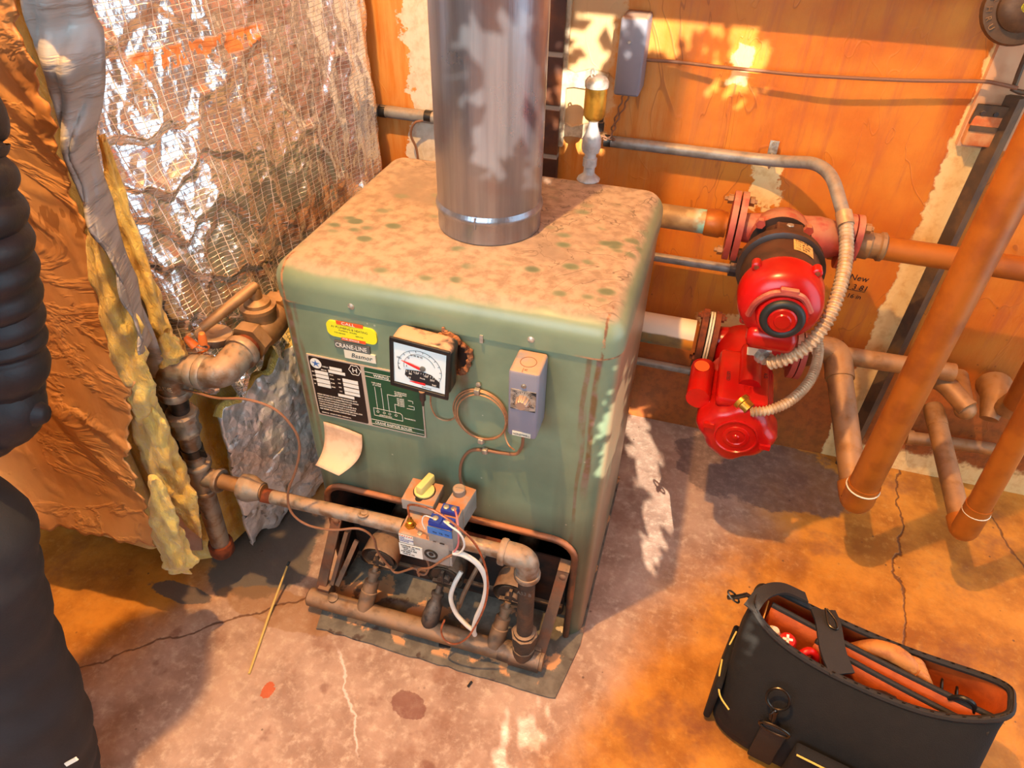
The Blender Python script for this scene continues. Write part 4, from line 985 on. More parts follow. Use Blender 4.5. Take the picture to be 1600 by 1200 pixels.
b = MB(); b.bar((FCX+0.0055, FCY-FR-0.0045, 0.985), (FCX+0.0055, FCY-FR-0.0045, 1.008), 0.003, 0.002, (0, -1, 0)); b.build('seam_lap', m_flue, flue, smooth=0)

# ------------------------------------------------------------------ gas supply pipe, valve, burner manifold
GY = -0.10; GZ = 0.417
def band_ring(b, p, d, r, h, n=20): # a beaded fitting collar
    d = V(d).normalized(); p = V(p); b.lathe(p-d*h/2, d, [(0, r*0.97), (h*0.2, r*1.03), (h*0.8, r*1.03), (h, r*0.97)], n)
supply = thing('gas_supply_pipe', 'galvanised gas pipe with shutoff valve, elbows, tee and drip leg left of the boiler', 'gas pipe', (-0.205, GY, 0.12))
DX0, DX1 = -0.200, -0.245
dtop = V((DX0, GY, 0.735)); dbot = V((DX1, GY, 0.125)); dd = (dbot-dtop).normalized()
def dp(z): return dtop+dd*((dtop.z-z)/-dd.z)
tee = dp(GZ)
b = MB(); b.tube([dp(0.672), dp(0.60)], 0.0185, 16); b.build('nipple', m_iron, supply)
b = MB(); b.tube(fillet([dp(0.668), dp(0.738), V((-0.125, GY, 0.742))], 0.055, 10), 0.030, 18); band_ring(b, dp(0.672), dd, 0.0335, 0.018); band_ring(b, (-0.132, GY, 0.742), (1, 0, 0), 0.0335, 0.018); b.build('elbow', m_galv, supply)
b = MB(); b.text('CRANE', 0.014, dp(0.70)+V((-0.012, -0.032, 0.0)), (0.98, -0.1, 0.15), (-0.1, 0.05, 1), th=0.002); b.build('elbow_lettering', m_galv, supply, smooth=0)
b = MB(); b.tube([(-0.130, GY, 0.742), (-0.110, GY, 0.743)], 0.0275, 18); b.build('nipple', m_rust, supply)
b = MB(); b.tube(fillet([V((-0.115, GY, 0.744)), V((-0.070, GY, 0.752)), V((-0.070, -0.028, 0.756))], 0.050, 10), 0.031, 18); band_ring(b, (-0.112, GY, 0.744), (1, 0, 0), 0.035, 0.016); band_ring(b, (-0.070, -0.036, 0.756), (0, 1, 0), 0.036, 0.018); b.build('elbow', m_galv, supply)
b = MB(); b.tube([(-0.070, -0.04, 0.757), (-0.070, 0.0, 0.760)], 0.0255, 16); b.build('nipple', m_rust, supply)
# gas cock: body, bonnet, cap, tee handle
b = MB(); b.hexnut((-0.070, -0.012, 0.760), (-0.070, 0.014, 0.762), 0.040); b.lathe((-0.070, 0.010, 0.762), (0, 1, 0), [(0, 0.030), (0.02, 0.038), (0.045, 0.040), (0.07, 0.037), (0.09, 0.032)], 22); b.hexnut((-0.070, 0.094, 0.766), (-0.070, 0.122, 0.768), 0.040)
b.lathe((-0.070, 0.045, 0.78), (0, 0, 1), [(0, 0.032), (0.028, 0.033), (0.030, 0.036), (0.038, 0.036), (0.040, 0.030)], 22); vb = b.build('valve_body', m_bronze, supply)
b = MB(); b.lathe((-0.070, 0.045, 0.815), (0, 0, 1), [(0, 0.028), (0.012, 0.026), (0.016, 0.020), (0.020, 0.013), (0.045, 0.0125), (0.050, 0.009)], 20); b.build('valve_stem', m_bronze, supply)
b = MB(); h0 = V((-0.070, 0.040, 0.858)); h1 = V((-0.128, -0.058, 0.815)); b.tube([h0+(h0-h1).normalized()*0.012, h0, h0.lerp(h1, 0.5), h1], [0.009, 0.0115, 0.011, 0.0095], 12); b.build('valve_handle', m_bronze, supply)
b = MB(); b.lathe((-0.128, -0.035, 0.770), (0.1, 0.15, 1), [(0, 0.030), (0.018, 0.036), (0.020, 0.034), (0.014, 0.010)], 22); b.build('stem_cap', m_galv, supply)
b = MB(); b.tube([(-0.070, 0.118, 0.768), (-0.070, 0.45, 0.775), (-0.075, 0.82, 0.785)], 0.029, 18); b.build('branch_pipe', m_wallpipe, supply)
# the drop
b = MB(); b.lathe(dp(0.618), dd, [(0, 0.030), (0.004, 0.034), (0.018, 0.034), (0.022, 0.029), (0.045, 0.028), (0.050, 0.031), (0.06, 0.031), (0.064, 0.023)], 8); b.build('union', m_galv, supply)
b = MB(); b.tube([dp(0.565), dp(0.452)], 0.0215, 18); b.build('drop_pipe', m_galv, supply)
b = MB(); b.tube([dp(0.658), dp(0.632)], 0.0205, 16); b.build('black_tape', m_black, supply); b = MB(); b.tube([dp(0.512), dp(0.492)], 0.0235, 18); b.box(dp(0.500)+V((0.028, -0.004, 0.002)), (0.018, 0.004, 0.018)); b.build('black_tape', m_black, supply)
b = MB(); b.tube([dp(0.462), dp(0.372)], 0.0265, 20); b.tube([tee, tee+V((0.055, 0, 0))], 0.0225, 18); band_ring(b, dp(0.458), dd, 0.031, 0.014); band_ring(b, dp(0.374), dd, 0.031, 0.014); band_ring(b, tee+V((0.05, 0, 0)), (1, 0, 0), 0.0275, 0.012); b.build('tee', m_galv, supply)
b = MB(); b.tube([dp(0.372), dp(0.165)], 0.0225, 18); b.build('drip_leg', m_galv, supply)
b = MB(); b.lathe(dp(0.172), dd, [(0, 0.0285), (0.006, 0.030), (0.034, 0.030), (0.042, 0.026), (0.044, 0.012)], 20); b.build('cap', m_rust, supply)
b = MB(); b.tube([tee+V((0.05, 0, 0)), V((-0.06, GY, GZ))], 0.0175, 16); b.build('nipple', m_wallpipe, supply)
b = MB(); b.lathe((-0.115, GY, GZ), (1, 0, 0), [(0, 0.029), (0.01, 0.031), (0.022, 0.031), (0.045, 0.022), (0.052, 0.021)], 22); b.build('reducer', m_galv, supply)
b = MB(); b.tube([(-0.066, GY, GZ-0.012), (-0.04, GY, GZ-0.010)], 0.0165, 16); b.build('black_tape', m_rust, supply)
b = MB(); b.tube([(-0.045, GY, GZ-0.010), (0.185, GY, GZ)], 0.0158, 18); b.build('run_pipe', m_galv, supply)
b = MB(); b.tube([(0.180, GY, GZ), (0.275, GY, GZ+0.002)], 0.0170, 18); b.torus((0.186, GY-0.004, GZ+0.016), (0, 0.3, 1), 0.010, 0.003, 20, 8); b.lathe((0.186, GY, GZ+0.01), (0, 0, 1), [(0, 0.007), (0.008, 0.007)], 12); b.build('union', m_galv, supply)
b = MB(); b.text('MADE USA', 0.010, dp(0.335)+V((-0.010, -0.0235, 0)), (0.2, 0, -1), (1, 0, 0.2), th=0.0008); b.build('pipe_lettering', m_logo, supply, smooth=0)

# automatic gas valve
valve = thing('gas_control_valve', 'grey automatic gas valve with cream knob, blue terminal cover and paper labels', 'gas valve', (0.33, GY, 0.375))
VY = -0.150
b = MB(); b.box((0.343, -0.105, 0.430), (0.110, 0.090, 0.072), None, 0.004); b.build('valve_body', m_valvebody, valve, smooth=30)
b = MB(); b.prism([(0.289, -0.148, 0.396), (0.402, -0.148, 0.396), (0.402, -0.148, 0.425), (0.289, -0.148, 0.425)], (0, 0.06, 0)); b.build('lower_body', m_valvebody, valve, smooth=0)
b = MB(); b.lathe((0.358, -0.1482, 0.4225), (0, -1, 0), [(0, 0.0150), (0.004, 0.0145), (0.0042, 0.0105), (0.001, 0.010), (0.001, 0.006), (0.003, 0.005), (0.003, 0.001)], 26); b.build('pressure_port', m_black, valve)
b = MB(); fquad(b, -0.150, 0.290, 0.4385, 0.321, 0.463, 0.0008); lab = b.build('warning_label', m_white, valve, smooth=0)
b = MB()
for k in range(6): b.prism([(0.291+k*0.005, -0.151, 0.459), (0.2935+k*0.005, -0.151, 0.459), (0.295+k*0.005, -0.151, 0.4625), (0.2925+k*0.005, -0.151, 0.4625)], (0, -0.0004, 0))
b.build('hazard_stripe', m_orange, lab, smooth=0)
b = MB()
for k, tx in enumerate(('CAUTION', 'TURN OFF GAS AND POWER', 'BEFORE SERVICING')): b.text(tx, 0.0042, (0.2915, -0.1512, 0.4535-k*0.0052), FX, FZ, sx=0.55)
b.build('label_lettering', m_dkblue, lab, smooth=0)
b = MB(); fquad(b, -0.150, 0.288, 0.3975, 0.339, 0.4345, 0.0008); lab = b.build('rating_label', m_white, valve, smooth=0)
b = MB()
for k, tx in enumerate(('TRADELINE  24V 60HZ', 'VR8200  1/2 PSI', 'NATURAL GAS', 'STEP OPEN', 'MADE IN USA')): b.text(tx, 0.0060, (0.2915+0.003*(k % 3), -0.1512, 0.4280-k*0.0066), FX, FZ, sx=0.72)
b.build('label_lettering', m_ink, lab, smooth=0)
b = MB(); b.box((0.311, -0.066, 0.491), (0.070, 0.062, 0.030), None, 0.002); kb = b.build('knob_housing', m_valvebody, valve, smooth=30)
b = MB(); b.lathe((0.314, -0.064, 0.506), (0, 0, 1), [(0, 0.021), (0.004, 0.021), (0.005, 0.019)], 28); b.box((0.314, -0.056, 0.519), (0.016, 0.048, 0.024), ((1, -0.25, 0), (0.25, 1, 0), (0, 0, 1)), 0.004); b.build('gas_knob', m_knoby, valve)
b = MB(); b.torus((0.314, -0.064, 0.5065), (0, 0, 1), 0.0225, 0.001, 30, 6); b.lathe((0.311, -0.086, 0.5055), (0, 0, 1), [(0, 0.008), (0.0012, 0.008)], 18); b.build('knob_recess', m_black, valve)
b = MB(); b.lathe((0.306, -0.126, 0.466), (0, 0, 1), [(0, 0.012), (0.004, 0.012)], 6); b.lathe((0.306, -0.126, 0.470), (0, 0, 1), [(0, 0.0075), (0.010, 0.0075), (0.011, 0.005), (0.018, 0.005), (0.022, 0.0022)], 12); b.build('pilot_fitting', m_brass, valve)
b = MB(); b.lathe((0.332, -0.140, 0.466), (0, 0, 1), [(0, 0.0055), (0.0018, 0.0055), (0.0025, 0.004)], 14); b.build('screw', m_zinc, valve)
b = MB(); b.box((0.381, -0.118, 0.479), (0.052, 0.062, 0.064), None, 0.002); tb = b.build('terminal_box', m_valvebody, valve, smooth=30)
b = MB(); fquad(b, -0.150, 0.3555, 0.492, 0.4065, 0.511, 0.002); b.build('terminal_cover', m_blue, valve, smooth=0)
b = MB(); b.box((0.381, -0.137, 0.517), (0.049, 0.022, 0.012)); b.box((0.381, -0.137, 0.525), (0.003, 0.022, 0.006)); b.box((0.386, -0.104, 0.517), (0.034, 0.018, 0.012)); b.build('terminal_strip', m_dkblue, valve, smooth=0)
b = MB()
for x, y in ((0.368, -0.137), (0.394, -0.137), (0.378, -0.104), (0.394, -0.104)): b.lathe((x, y, 0.523), (0, 0, 1), [(0, 0.006), (0.002, 0.006), (0.003, 0.004)], 12)
b.build('terminal_screws', m_zinc, valve)
b = MB(); b.text('TH  TR  TH', 0.007, (0.366, -0.1522, 0.497), FX, FZ); b.text('24V', 0.005, (0.364, -0.1505, 0.466), FX, FZ); b.box((0.384, -0.1505, 0.4665), (0.010, 0.0006, 0.003)); b.build('cover_lettering', m_ink, valve, smooth=0)
b = MB(); b.box((0.392, -0.058, 0.482), (0.042, 0.060, 0.058), ((1, -0.12, 0), (0.12, 1, 0), (0, 0, 1)), 0.002); b.build('regulator_housing', m_valvebody, valve, smooth=30)
b = MB(); b.lathe((0.386, -0.052, 0.510), (0, 0, 1), [(0, 0.013), (0.016, 0.013), (0.018, 0.011)], 24); b.box((0.386, -0.052, 0.5285), (0.014, 0.002, 0.001)); b.build('regulator_cap', m_galv, valve)
b = MB(); b.tube(catmull([(0.306, -0.126, 0.482), (0.306, -0.128, 0.520), (0.316, -0.140, 0.548), (0.340, -0.150, 0.566), (0.375, -0.156, 0.570), (0.42, -0.16, 0.548), (0.458, -0.160, 0.505), (0.478, -0.160, 0.44), (0.482, -0.160, 0.37), (0.474, -0.160, 0.30), (0.455, -0.160, 0.225), (0.430, -0.160, 0.155), (0.40, -0.158, 0.115), (0.375, -0.155, 0.115), (0.366, -0.150, 0.145), (0.372, -0.14, 0.175)], 8), 0.0023, 8); b.build('pilot_tube', m_copper, valve)
b = MB(); b.tube(catmull([(0.406, -0.148, 0.445), (0.43, -0.148, 0.445), (0.458, -0.145, 0.42), (0.473, -0.142, 0.365), (0.466, -0.140, 0.29), (0.448, -0.138, 0.215), (0.440, -0.136, 0.160), (0.440, -0.13, 0.13)], 8), 0.0058, 10)
b.tube(catmull([(0.440, -0.136, 0.155), (0.420, -0.136, 0.175), (0.398, -0.134, 0.205), (0.386, -0.130, 0.25), (0.392, -0.120, 0.29), (0.402, -0.10, 0.315)], 8), 0.0052, 10); b.build('white_cable', m_cable, valve)
b = MB(); b.tube(catmull([(0.386, -0.138, 0.522), (0.404, -0.150, 0.528), (0.424, -0.152, 0.515), (0.432, -0.152, 0.485), (0.422, -0.152, 0.455), (0.406, -0.150, 0.445)], 7), 0.0022, 7); b.build('white_wire', m_cable, valve)
b = MB(); b.tube(catmull([(0.395, -0.104, 0.525), (0.410, -0.130, 0.535), (0.420, -0.150, 0.51), (0.418, -0.152, 0.475), (0.407, -0.150, 0.447)], 7), 0.0020, 7); b.build('pink_wire', m_pink, valve)
b = MB(); b.tube(catmull([(0.408, -0.150, 0.444), (0.390, -0.156, 0.428), (0.372, -0.158, 0.405), (0.355, -0.158, 0.385), (0.333, -0.152, 0.365), (0.318, -0.14, 0.330), (0.330, -0.13, 0.315), (0.338, -0.125, 0.345), (0.322, -0.12, 0.375), (0.30, -0.11, 0.345)], 8), 0.0026, 7); b.build('sheathed_wire', m_wirebr, valve)
b = MB(); b.tube(catmull([(0.366, -0.138, 0.522), (0.350, -0.146, 0.535), (0.345, -0.150, 0.520), (0.350, -0.151, 0.500)], 6), 0.0014, 6); b.build('wire_loop', m_cable, valve)

# outlet pipe from the valve down to the manifold
outlet = thing('outlet_pipe', 'galvanised elbow and black drop pipe running from the gas valve down to the manifold', 'pipe', (0.549, GY, 0.1))
b = MB(); b.tube([(0.392, GY, GZ+0.002), (0.505, GY, GZ+0.005)], 0.0160, 18); b.build('nipple', m_galv, outlet)
b = MB(); b.tube(fillet([V((0.492, GY, GZ+0.005)), V((0.549, GY, GZ+0.005)), V((0.549, GY, 0.365))], 0.042, 10), 0.0245, 20); band_ring(b, (0.497, GY, GZ+0.005), (1, 0, 0), 0.0275, 0.014); band_ring(b, (0.549, GY, 0.368), (0, 0, 1), 0.0275, 0.014); b.build('elbow', m_galv, outlet)
b = MB(); b.tube([(0.549, GY, 0.368), (0.550, GY, 0.135)], 0.0185, 18); b.build('black_nipple', m_iron, outlet)
b = MB(); b.text('A53 B', 0.016, (0.533, GY-0.0190, 0.318), (1, 0, 0), (0, 0, 1), th=0.0006, sx=0.8); b.build('pipe_lettering', m_logo, outlet, smooth=0)
b = MB(); b.lathe((0.550, GY, 0.078), (0, 0, 1), [(0, 0.024), (0.02, 0.026), (0.035, 0.030), (0.066, 0.031), (0.068, 0.025)], 8); b.lathe((0.550, GY, 0.142), (0, 0, 1), [(0, 0.026), (0.010, 0.025), (0.012, 0.02)], 20); b.build('union', m_iron, outlet)

# burner manifold with its brackets, cocks and burners
man = thing('burner_manifold', 'rusty burner manifold pipe with three mixing bells at the boiler opening', 'manifold', (0.29, GY, 0.007))
MZ = 0.042; MR = 0.0235
b = MB(); b.tube([(-0.012, GY-0.003, MZ), (0.600, GY, MZ)], MR, 20); b.lathe((-0.012, GY-0.003, MZ), (-1, 0, 0), [(0, MR), (0.004, MR*0.8), (0.005, 0.002)], 20); b.lathe((0.056, GY-0.003, MZ+0.018), (0, -0.1, 1), [(0, 0.013), (0.010, 0.013), (0.011, 0.010)], 18); b.build('manifold_pipe', m_manif, man)
b = MB(); b.tube([(0.520, GY, MZ), (0.592, GY, MZ)], 0.0285, 18); b.tube([(0.550, GY, MZ), (0.550, GY, 0.085)], 0.0265, 18); b.tube([(0.492, GY+0.002, MZ), (0.525, GY, MZ)], 0.0265, 18); b.build('manifold_tee', m_iron, man)
BX = (0.150, 0.320, 0.490)
for i, x in enumerate(BX):
    p0 = V((x-0.012, GY, MZ+0.01)); p1 = V((x-0.002, GY+0.035, 0.112)); p2 = V((x+0.004, -0.035, 0.160)); p3 = V((x+0.004, 0.02, 0.178))
    b = MB(); q = (p2-p0).normalized()
    if i == 1:
        b.lathe(p0, q, [(0, 0.014), (0.012, 0.021), (0.03, 0.022), (0.062, 0.019), (0.072, 0.0125), (0.086, 0.012), (0.088, 0.016), (0.094, 0.016), (0.096, 0.009), (0.115, 0.008)], 20)
        mt_ = m_iron
    else:
        b.lathe(p0, q, [(0, 0.020), (0.05, 0.0205), (0.052, 0.0185), (0.078, 0.018), (0.080, 0.0125), (0.094, 0.012), (0.095, 0.015), (0.104, 0.015), (0.106, 0.008), (0.118, 0.007)], 18)
        mt_ = m_manif
    b.build('gas_cock', mt_, man)
    b = MB(); ax = V((0, 1, 0.10)).normalized()
    b.lathe(V((x+0.008, -0.028, 0.165)), ax, [(0.0, 0.047), (0.004, 0.048), (0.010, 0.047), (0.045, 0.046), (0.075, 0.034), (0.115, 0.026), (0.19, 0.025)], 30, cap=False)
    bl = b.build('mixing_bell', m_burn if i != 1 else m_iron, man, smooth=50)
    b = MB(); c0 = V((x+0.008, -0.024, 0.160)); u, v, d = frame(ax)
    b.lathe(c0, ax, [(0, 0.036), (0.003, 0.036)], 26); b.lathe(c0, -ax, [(0, 0.017), (0.012, 0.016), (0.014, 0.010)], 16)
    for k in range(3):
        a = 2*math.pi*k/3+0.5; e = c0+(u*math.cos(a)+v*math.sin(a))*0.034-ax*0.006; b.bar(c0-ax*0.012, e, 0.007, 0.009, ax)
    b.build('air_shutter', m_iron, bl, smooth=30)
b = MB(); b.rings([[(x, 0.052, z) for x, z in rrect(0.05, 0.010, 0.612, 0.24, 0.02, 3)], [(x, 0.056, z) for x, z in rrect(0.05, 0.010, 0.612, 0.24, 0.02, 3)]]); b.build('burner_plate', m_soot, man, smooth=0)
b = MB(); b.bar((0.05, 0.045, 0.058), (0.61, 0.045, 0.062), 0.010, 0.006, (0, 0, 1)); b.build('plate_lip', m_burn, man, smooth=0)
b = MB(); b.box((0.37, -0.012, 0.31), (0.20, 0.01, 0.05)); b.build('heat_shield', m_rust, man, smooth=0)
# side brackets
for sx, xa, xb in ((-1, 0.050, 0.012), (1, 0.612, 0.588)):
    b = MB(); b.bar((xa+0.012*sx*0, -0.012, 0.265 if sx < 0 else 0.290), (xb, GY+0.012, 0.060), 0.026, 0.006, (0, -1, 0.4) if True else None)
    b.bar((xa, 0.012, 0.27 if sx < 0 else 0.295), (xa, -0.016, 0.262 if sx < 0 else 0.288), 0.026, 0.006)
    if sx < 0:
        b.bar((0.068, -0.004, 0.215), (0.040, GY+0.03, 0.075), 0.010, 0.020, (0, -1, 0.4)); b.bar((0.088, -0.004, 0.185), (0.050, GY+0.03, 0.07), 0.012, 0.006, (0, -1, 0.4))
    b.box((xb+0.012*(-sx), GY+0.02, 0.055), (0.030, 0.030, 0.040))
    b.build('side_bracket', m_burn, man, smooth=0)
    b = MB(); b.lathe((xa, -0.016, 0.262 if sx < 0 else 0.272), (0, -1, 0.3), [(0, 0.009), (0.005, 0.008), (0.007, 0.004)], 14); b.build('bolt', m_burn, man)
b = MB(); b.tube(catmull([(0.43, -0.02, 0.29), (0.415, -0.05, 0.25), (0.400, -0.08, 0.21), (0.392, -0.10, 0.175)], 6), 0.0055, 8); b.tube([(0.392, -0.10, 0.19), (0.390, -0.103, 0.165)], 0.0045, 8); b.build('pilot_burner_tube', m_manif, man)

# thin thermocouple lead looping from the supply valve to the burners
b = MB(); b.tube(catmull([U(268, 606, 'y', -0.07), U(300, 612, 'y', -0.125), U(340, 622, 'y', -0.135), U(385, 624, 'y', -0.135), U(430, 640, 'y', -0.13), U(460, 672, 'y', -0.125), U(468, 700, 'y', -0.125), U(462, 735, 'y', -0.13), U(450, 770, 'y', -0.135), U(455, 800, 'y', -0.14), U(480, 820, 'y', -0.14), U(520, 828, 'y', -0.14), U(560, 826, 'y', -0.13), U(583, 840, 'y', -0.12), U(590, 862, 'y', -0.11), U(608, 885, 'y', -0.10), U(620, 895, 'y', -0.10), U(648, 888, 'y', -0.11), U(655, 900, 'y', -0.11)], 8), 0.0026, 7)
tag(b.build('thermocouple_lead', m_wirebr, None), 'thin brown wire looping from the supply valve past the pipe to the burners', 'wire')
for k, (x, y, a, lb) in enumerate(((297, 534, (-0.8, 0.45), 'orange wire connector lying left of its twin beside the supply elbow'), (316, 528, (0.35, 1.0), 'orange wire connector standing upright beside the supply valve cap'))):
    b = MB(); q = U(x, y, 'y', -0.085); d = V((a[0]*0.5, 0, a[1])).normalized()
    b.lathe(q-d*0.013, d, [(0, 0.0085), (0.012, 0.0080), (0.024, 0.0055), (0.026, 0.002)], 10)
    b.tube(catmull([q-d*0.013, q-d*0.030+V((0.004, 0.01, 0)), U(303+9*k, 556, 'y', -0.072), U(286+9*k, 592, 'y', -0.055)], 5), 0.0018, 6)
    tag(b.build('wire_connector', m_wirenut, None), lb, 'wire connector', 'orange wire connectors by the elbow')

# ------------------------------------------------------------------ circulating pumps and wall piping
PY, PZ = 0.70, 0.825
def mat_verd():
    n = NT('verdigris_copper'); f = n.noise(30, 5)
    col = n.mix(n.step(f, 0.35, 0.65), S(176, 150, 110), S(140, 112, 78))
    g = n.mul(n.band(n.x, 0.745, 0.785, 0.012), n.step(n.noise(22, 4), 0.4, 0.55)); col = n.mix(g, col, S(150, 206, 196))
    return n.done(col, 0.55, 0.2, n.bump(f, 0.2, 0.005))
def mat_lit_top_pipe():
    n = NT('patchy_lit_top_pipe'); f = n.noise(20, 5); q = n.noise(9, 4)
    col = n.mix(n.step(f, 0.35, 0.65), S(150, 132, 84), S(120, 104, 78))
    top = n.step(n.add(n.z, n.mul(n.ma('SUBTRACT', q, 0.5), 0.02)), 0.497, 0.503); col = n.mix(top, col, S(232, 222, 204))  # lit upper half put into the colour as white
    col = n.mix(n.mul(n.step(n.x, 0.765, 0.78), n.ma('SUBTRACT', 1.0, top)), col, S(226, 150, 50))
    col = n.mix(n.mul(n.step(n.x, 0.70, 0.68), n.ma('SUBTRACT', 1.0, top), n.step(q, 0.45, 0.55)), col, S(70, 140, 124))
    return n.done(col, 0.6, 0.1, n.bump(f, 0.3, 0.006))
m_verd = mat_verd(); m_wpipe = mat_lit_top_pipe()
up = thing('boiler_outlet_pipe', 'verdigris stained copper pipe from the boiler to the upper pump', 'pipe', (0.62, PY, PZ-0.03))
b = MB(); b.tube([(0.44, PY, PZ), (0.775, PY, PZ)], 0.0295, 20); b.build('pipe_run', m_verd, up)
b = MB(); b.lathe((0.765, PY, PZ), (1, 0, 0), [(0, 0.031), (0.004, 0.033), (0.038, 0.034), (0.042, 0.031), (0.052, 0.031)], 20); b.build('adapter', m_copipe, up)
lo = thing('lower_return_pipe', 'fat patchy ochre pipe with its lit top put in as white, from the boiler to the lower pump', 'pipe', (0.62, PY, 0.445))
b = MB(); b.tube([(0.44, PY, 0.49), (0.80, PY, 0.49)], 0.043, 22); b.build('pipe_run', m_wpipe, lo)
def oval_flange(b, x, y, z, a, R0, R1, th):
    """oval flange in the plane x=const; long axis at angle a from vertical"""
    c, s = math.cos(a), math.sin(a); P = []
    for k in range(36):
        t = 2*math.pi*k/36; u, v = R0*math.cos(t), R1*math.sin(t); P.append((x, y+u*s+v*c, z+u*c-v*s))
    b.prism(P, (th, 0, 0))
def flange_bolts(par, x, y, z, a, R, L, m):
    for q in (-1, 1):
        b = MB(); yy, zz = y+q*R*math.sin(a), z+q*R*math.cos(a)
        b.hexnut((x-L/2, yy, zz), (x-L/2+0.012, yy, zz), 0.0115); b.hexnut((x+L/2-0.012, yy, zz), (x+L/2, yy, zz), 0.0115); b.tube([(x-L/2-0.008, yy, zz), (x+L/2+0.006, yy, zz)], 0.006, 8)
        b.build('flange_bolt', m, par)
MX = 0.942
pump = thing('circulator_pump', 'upper red and black circulator pump with a faded volute and a red button end cap', 'pump', (MX, 0.5, PZ-0.09))
b = MB(); oval_flange(b, 0.822, PY, PZ, 0.35, 0.083, 0.060, 0.014); oval_flange(b, 0.840, PY, PZ, 0.35, 0.083, 0.060, 0.015); b.build('flange', m_redold, pump, smooth=30)
b = MB(); oval_flange(b, 1.082, PY, PZ, -0.5, 0.078, 0.056, 0.014); oval_flange(b, 1.099, PY, PZ, -0.5, 0.078, 0.056, 0.014); b.build('flange', m_redold, pump, smooth=30)
flange_bolts(pump, 0.839, PY, PZ, 0.35, 0.062, 0.062, m_wallpipe); flange_bolts(pump, 1.098, PY, PZ, -0.5, 0.060, 0.060, m_wallpipe)
b = MB(); b.lathe((0.853, PY, PZ), (1, 0, 0), [(0, 0.034), (0.02, 0.036), (0.05, 0.040), (0.09, 0.044), (0.13, 0.046), (0.17, 0.050), (0.20, 0.046), (0.225, 0.036), (0.23, 0.036)], 26)
b.lathe((MX, PY+0.02, PZ), (0, -1, 0), [(0, 0.03), (0.02, 0.065), (0.06, 0.070), (0.08, 0.066)], 28); b.lathe((MX+0.02, PY, PZ+0.040), (0, 0, 1), [(0, 0.014), (0.012, 0.013), (0.014, 0.009)], 6); b.build('volute', m_redold, pump, smooth=60)
b = MB(); b.lathe((MX, 0.645, PZ), (0, -1, 0), [(0, 0.066), (0.012, 0.070), (0.014, 0.055), (0.06, 0.045), (0.10, 0.060), (0.112, 0.088), (0.116, 0.092), (0.140, 0.093), (0.143, 0.086)], 36)
b.box((MX+0.002, 0.56, PZ+0.066), (0.058, 0.05, 0.030), None, 0.006); b.build('bearing_bracket', m_blkmotor, pump, smooth=40)
for dx in (-0.055, 0.05):
    b = MB(); b.hexnut((MX+dx, 0.635, PZ+0.05), (MX+dx, 0.618, PZ+0.05), 0.011); b.build('hex_bolt', m_redold, pump)
b = MB(); b.lathe((MX+0.002, 0.5675, PZ+0.0815), (0, 0, 1), [(0, 0.008), (0.002, 0.007)], 14); b.build('oil_cap', m_zinc, pump)
b = MB(); b.lathe((MX, 0.503, PZ), (0, -1, 0), [(0, 0.072), (0.006, 0.083), (0.085, 0.0835), (0.09, 0.080)], 44); shell = b.build('motor_shell', m_blkmotor, pump)
def cyl_patch(cx, cz, r, a0, a1, y0, y1, nseg=8, th=0.0006):
    P = [[(cx+r*math.sin(a0+(a1-a0)*k/nseg), y, cz+r*math.cos(a0+(a1-a0)*k/nseg)) for k in range(nseg+1)] for y in (y0, y1)]
    b = MB(); b.grid(P); b.grid([[(x+(x-cx)/r*th, y, z+(z-cz)/r*th) for x, y, z in row] for row in P]); return b
cyl_patch(MX, PZ, 0.0842, 0.08, 0.62, 0.497, 0.450).build('name_label', M('yellowed_label', S(210, 172, 104), 0.6, 0, S(190, 148, 84), 60), shell)
b = MB()
for k, (tx, a) in enumerate((('CIRCULATOR', 0.12), ('1/12 HP 115V', 0.12), ('1.75 A 60HZ', 0.12), ('1725 RPM', 0.12))):
    for q, ch in enumerate(tx):
        aa = a+0.035*q; b.text(ch, 0.009, (MX+0.0852*math.sin(aa), 0.488-k*0.011, PZ+0.0852*math.cos(aa)), (math.cos(aa), 0, -math.sin(aa)), (0, 1, 0), sx=0.45)
b.build('label_lettering', m_ink, shell, smooth=0)
b = MB(); b.lathe((MX, 0.414, PZ), (0, -1, 0), [(0, 0.0845), (0.004, 0.0865), (0.010, 0.0860), (0.05, 0.083), (0.066, 0.074), (0.074, 0.058), (0.077, 0.050), (0.078, 0.03)], 44)
for a in (0.9, 2.35, 4.0, 5.4):
    b.lathe((MX+0.088*math.cos(a), 0.412, PZ+0.088*math.sin(a)), (0, -1, 0), [(0, 0.010), (0.022, 0.010), (0.024, 0.007)], 14)
b.box((MX, 0.352, PZ-0.072), (0.10, 0.05, 0.05), None, 0.016); b.build('end_bell', m_red, pump, smooth=50)
for a in (0.9, 2.35, 4.0, 5.4):
    b = MB(); b.lathe((MX+0.088*math.cos(a), 0.3885, PZ+0.088*math.sin(a)), (0, -1, 0), [(0, 0.0055), (0.002, 0.005)], 12); b.build('screw', m_rust, pump)
b = MB(); b.lathe((MX+0.005, 0.342, PZ-0.004), (0, -1, 0), [(0, 0.054), (0.012, 0.050), (0.022, 0.048), (0.024, 0.040)], 32); b.build('end_boss', m_red, pump)
b = MB(); b.torus((MX+0.005, 0.318, PZ-0.004), (0, 1, 0), 0.0345, 0.0095, 40, 12); b.build('rubber_ring', m_rubber, pump)
b = MB(); b.lathe((MX+0.005, 0.322, PZ-0.004), (0, -1, 0), [(0, 0.029), (0.010, 0.029), (0.014, 0.025), (0.0145, 0.017), (0.017, 0.015), (0.018, 0.002)], 32); b.build('end_button', m_red, pump)
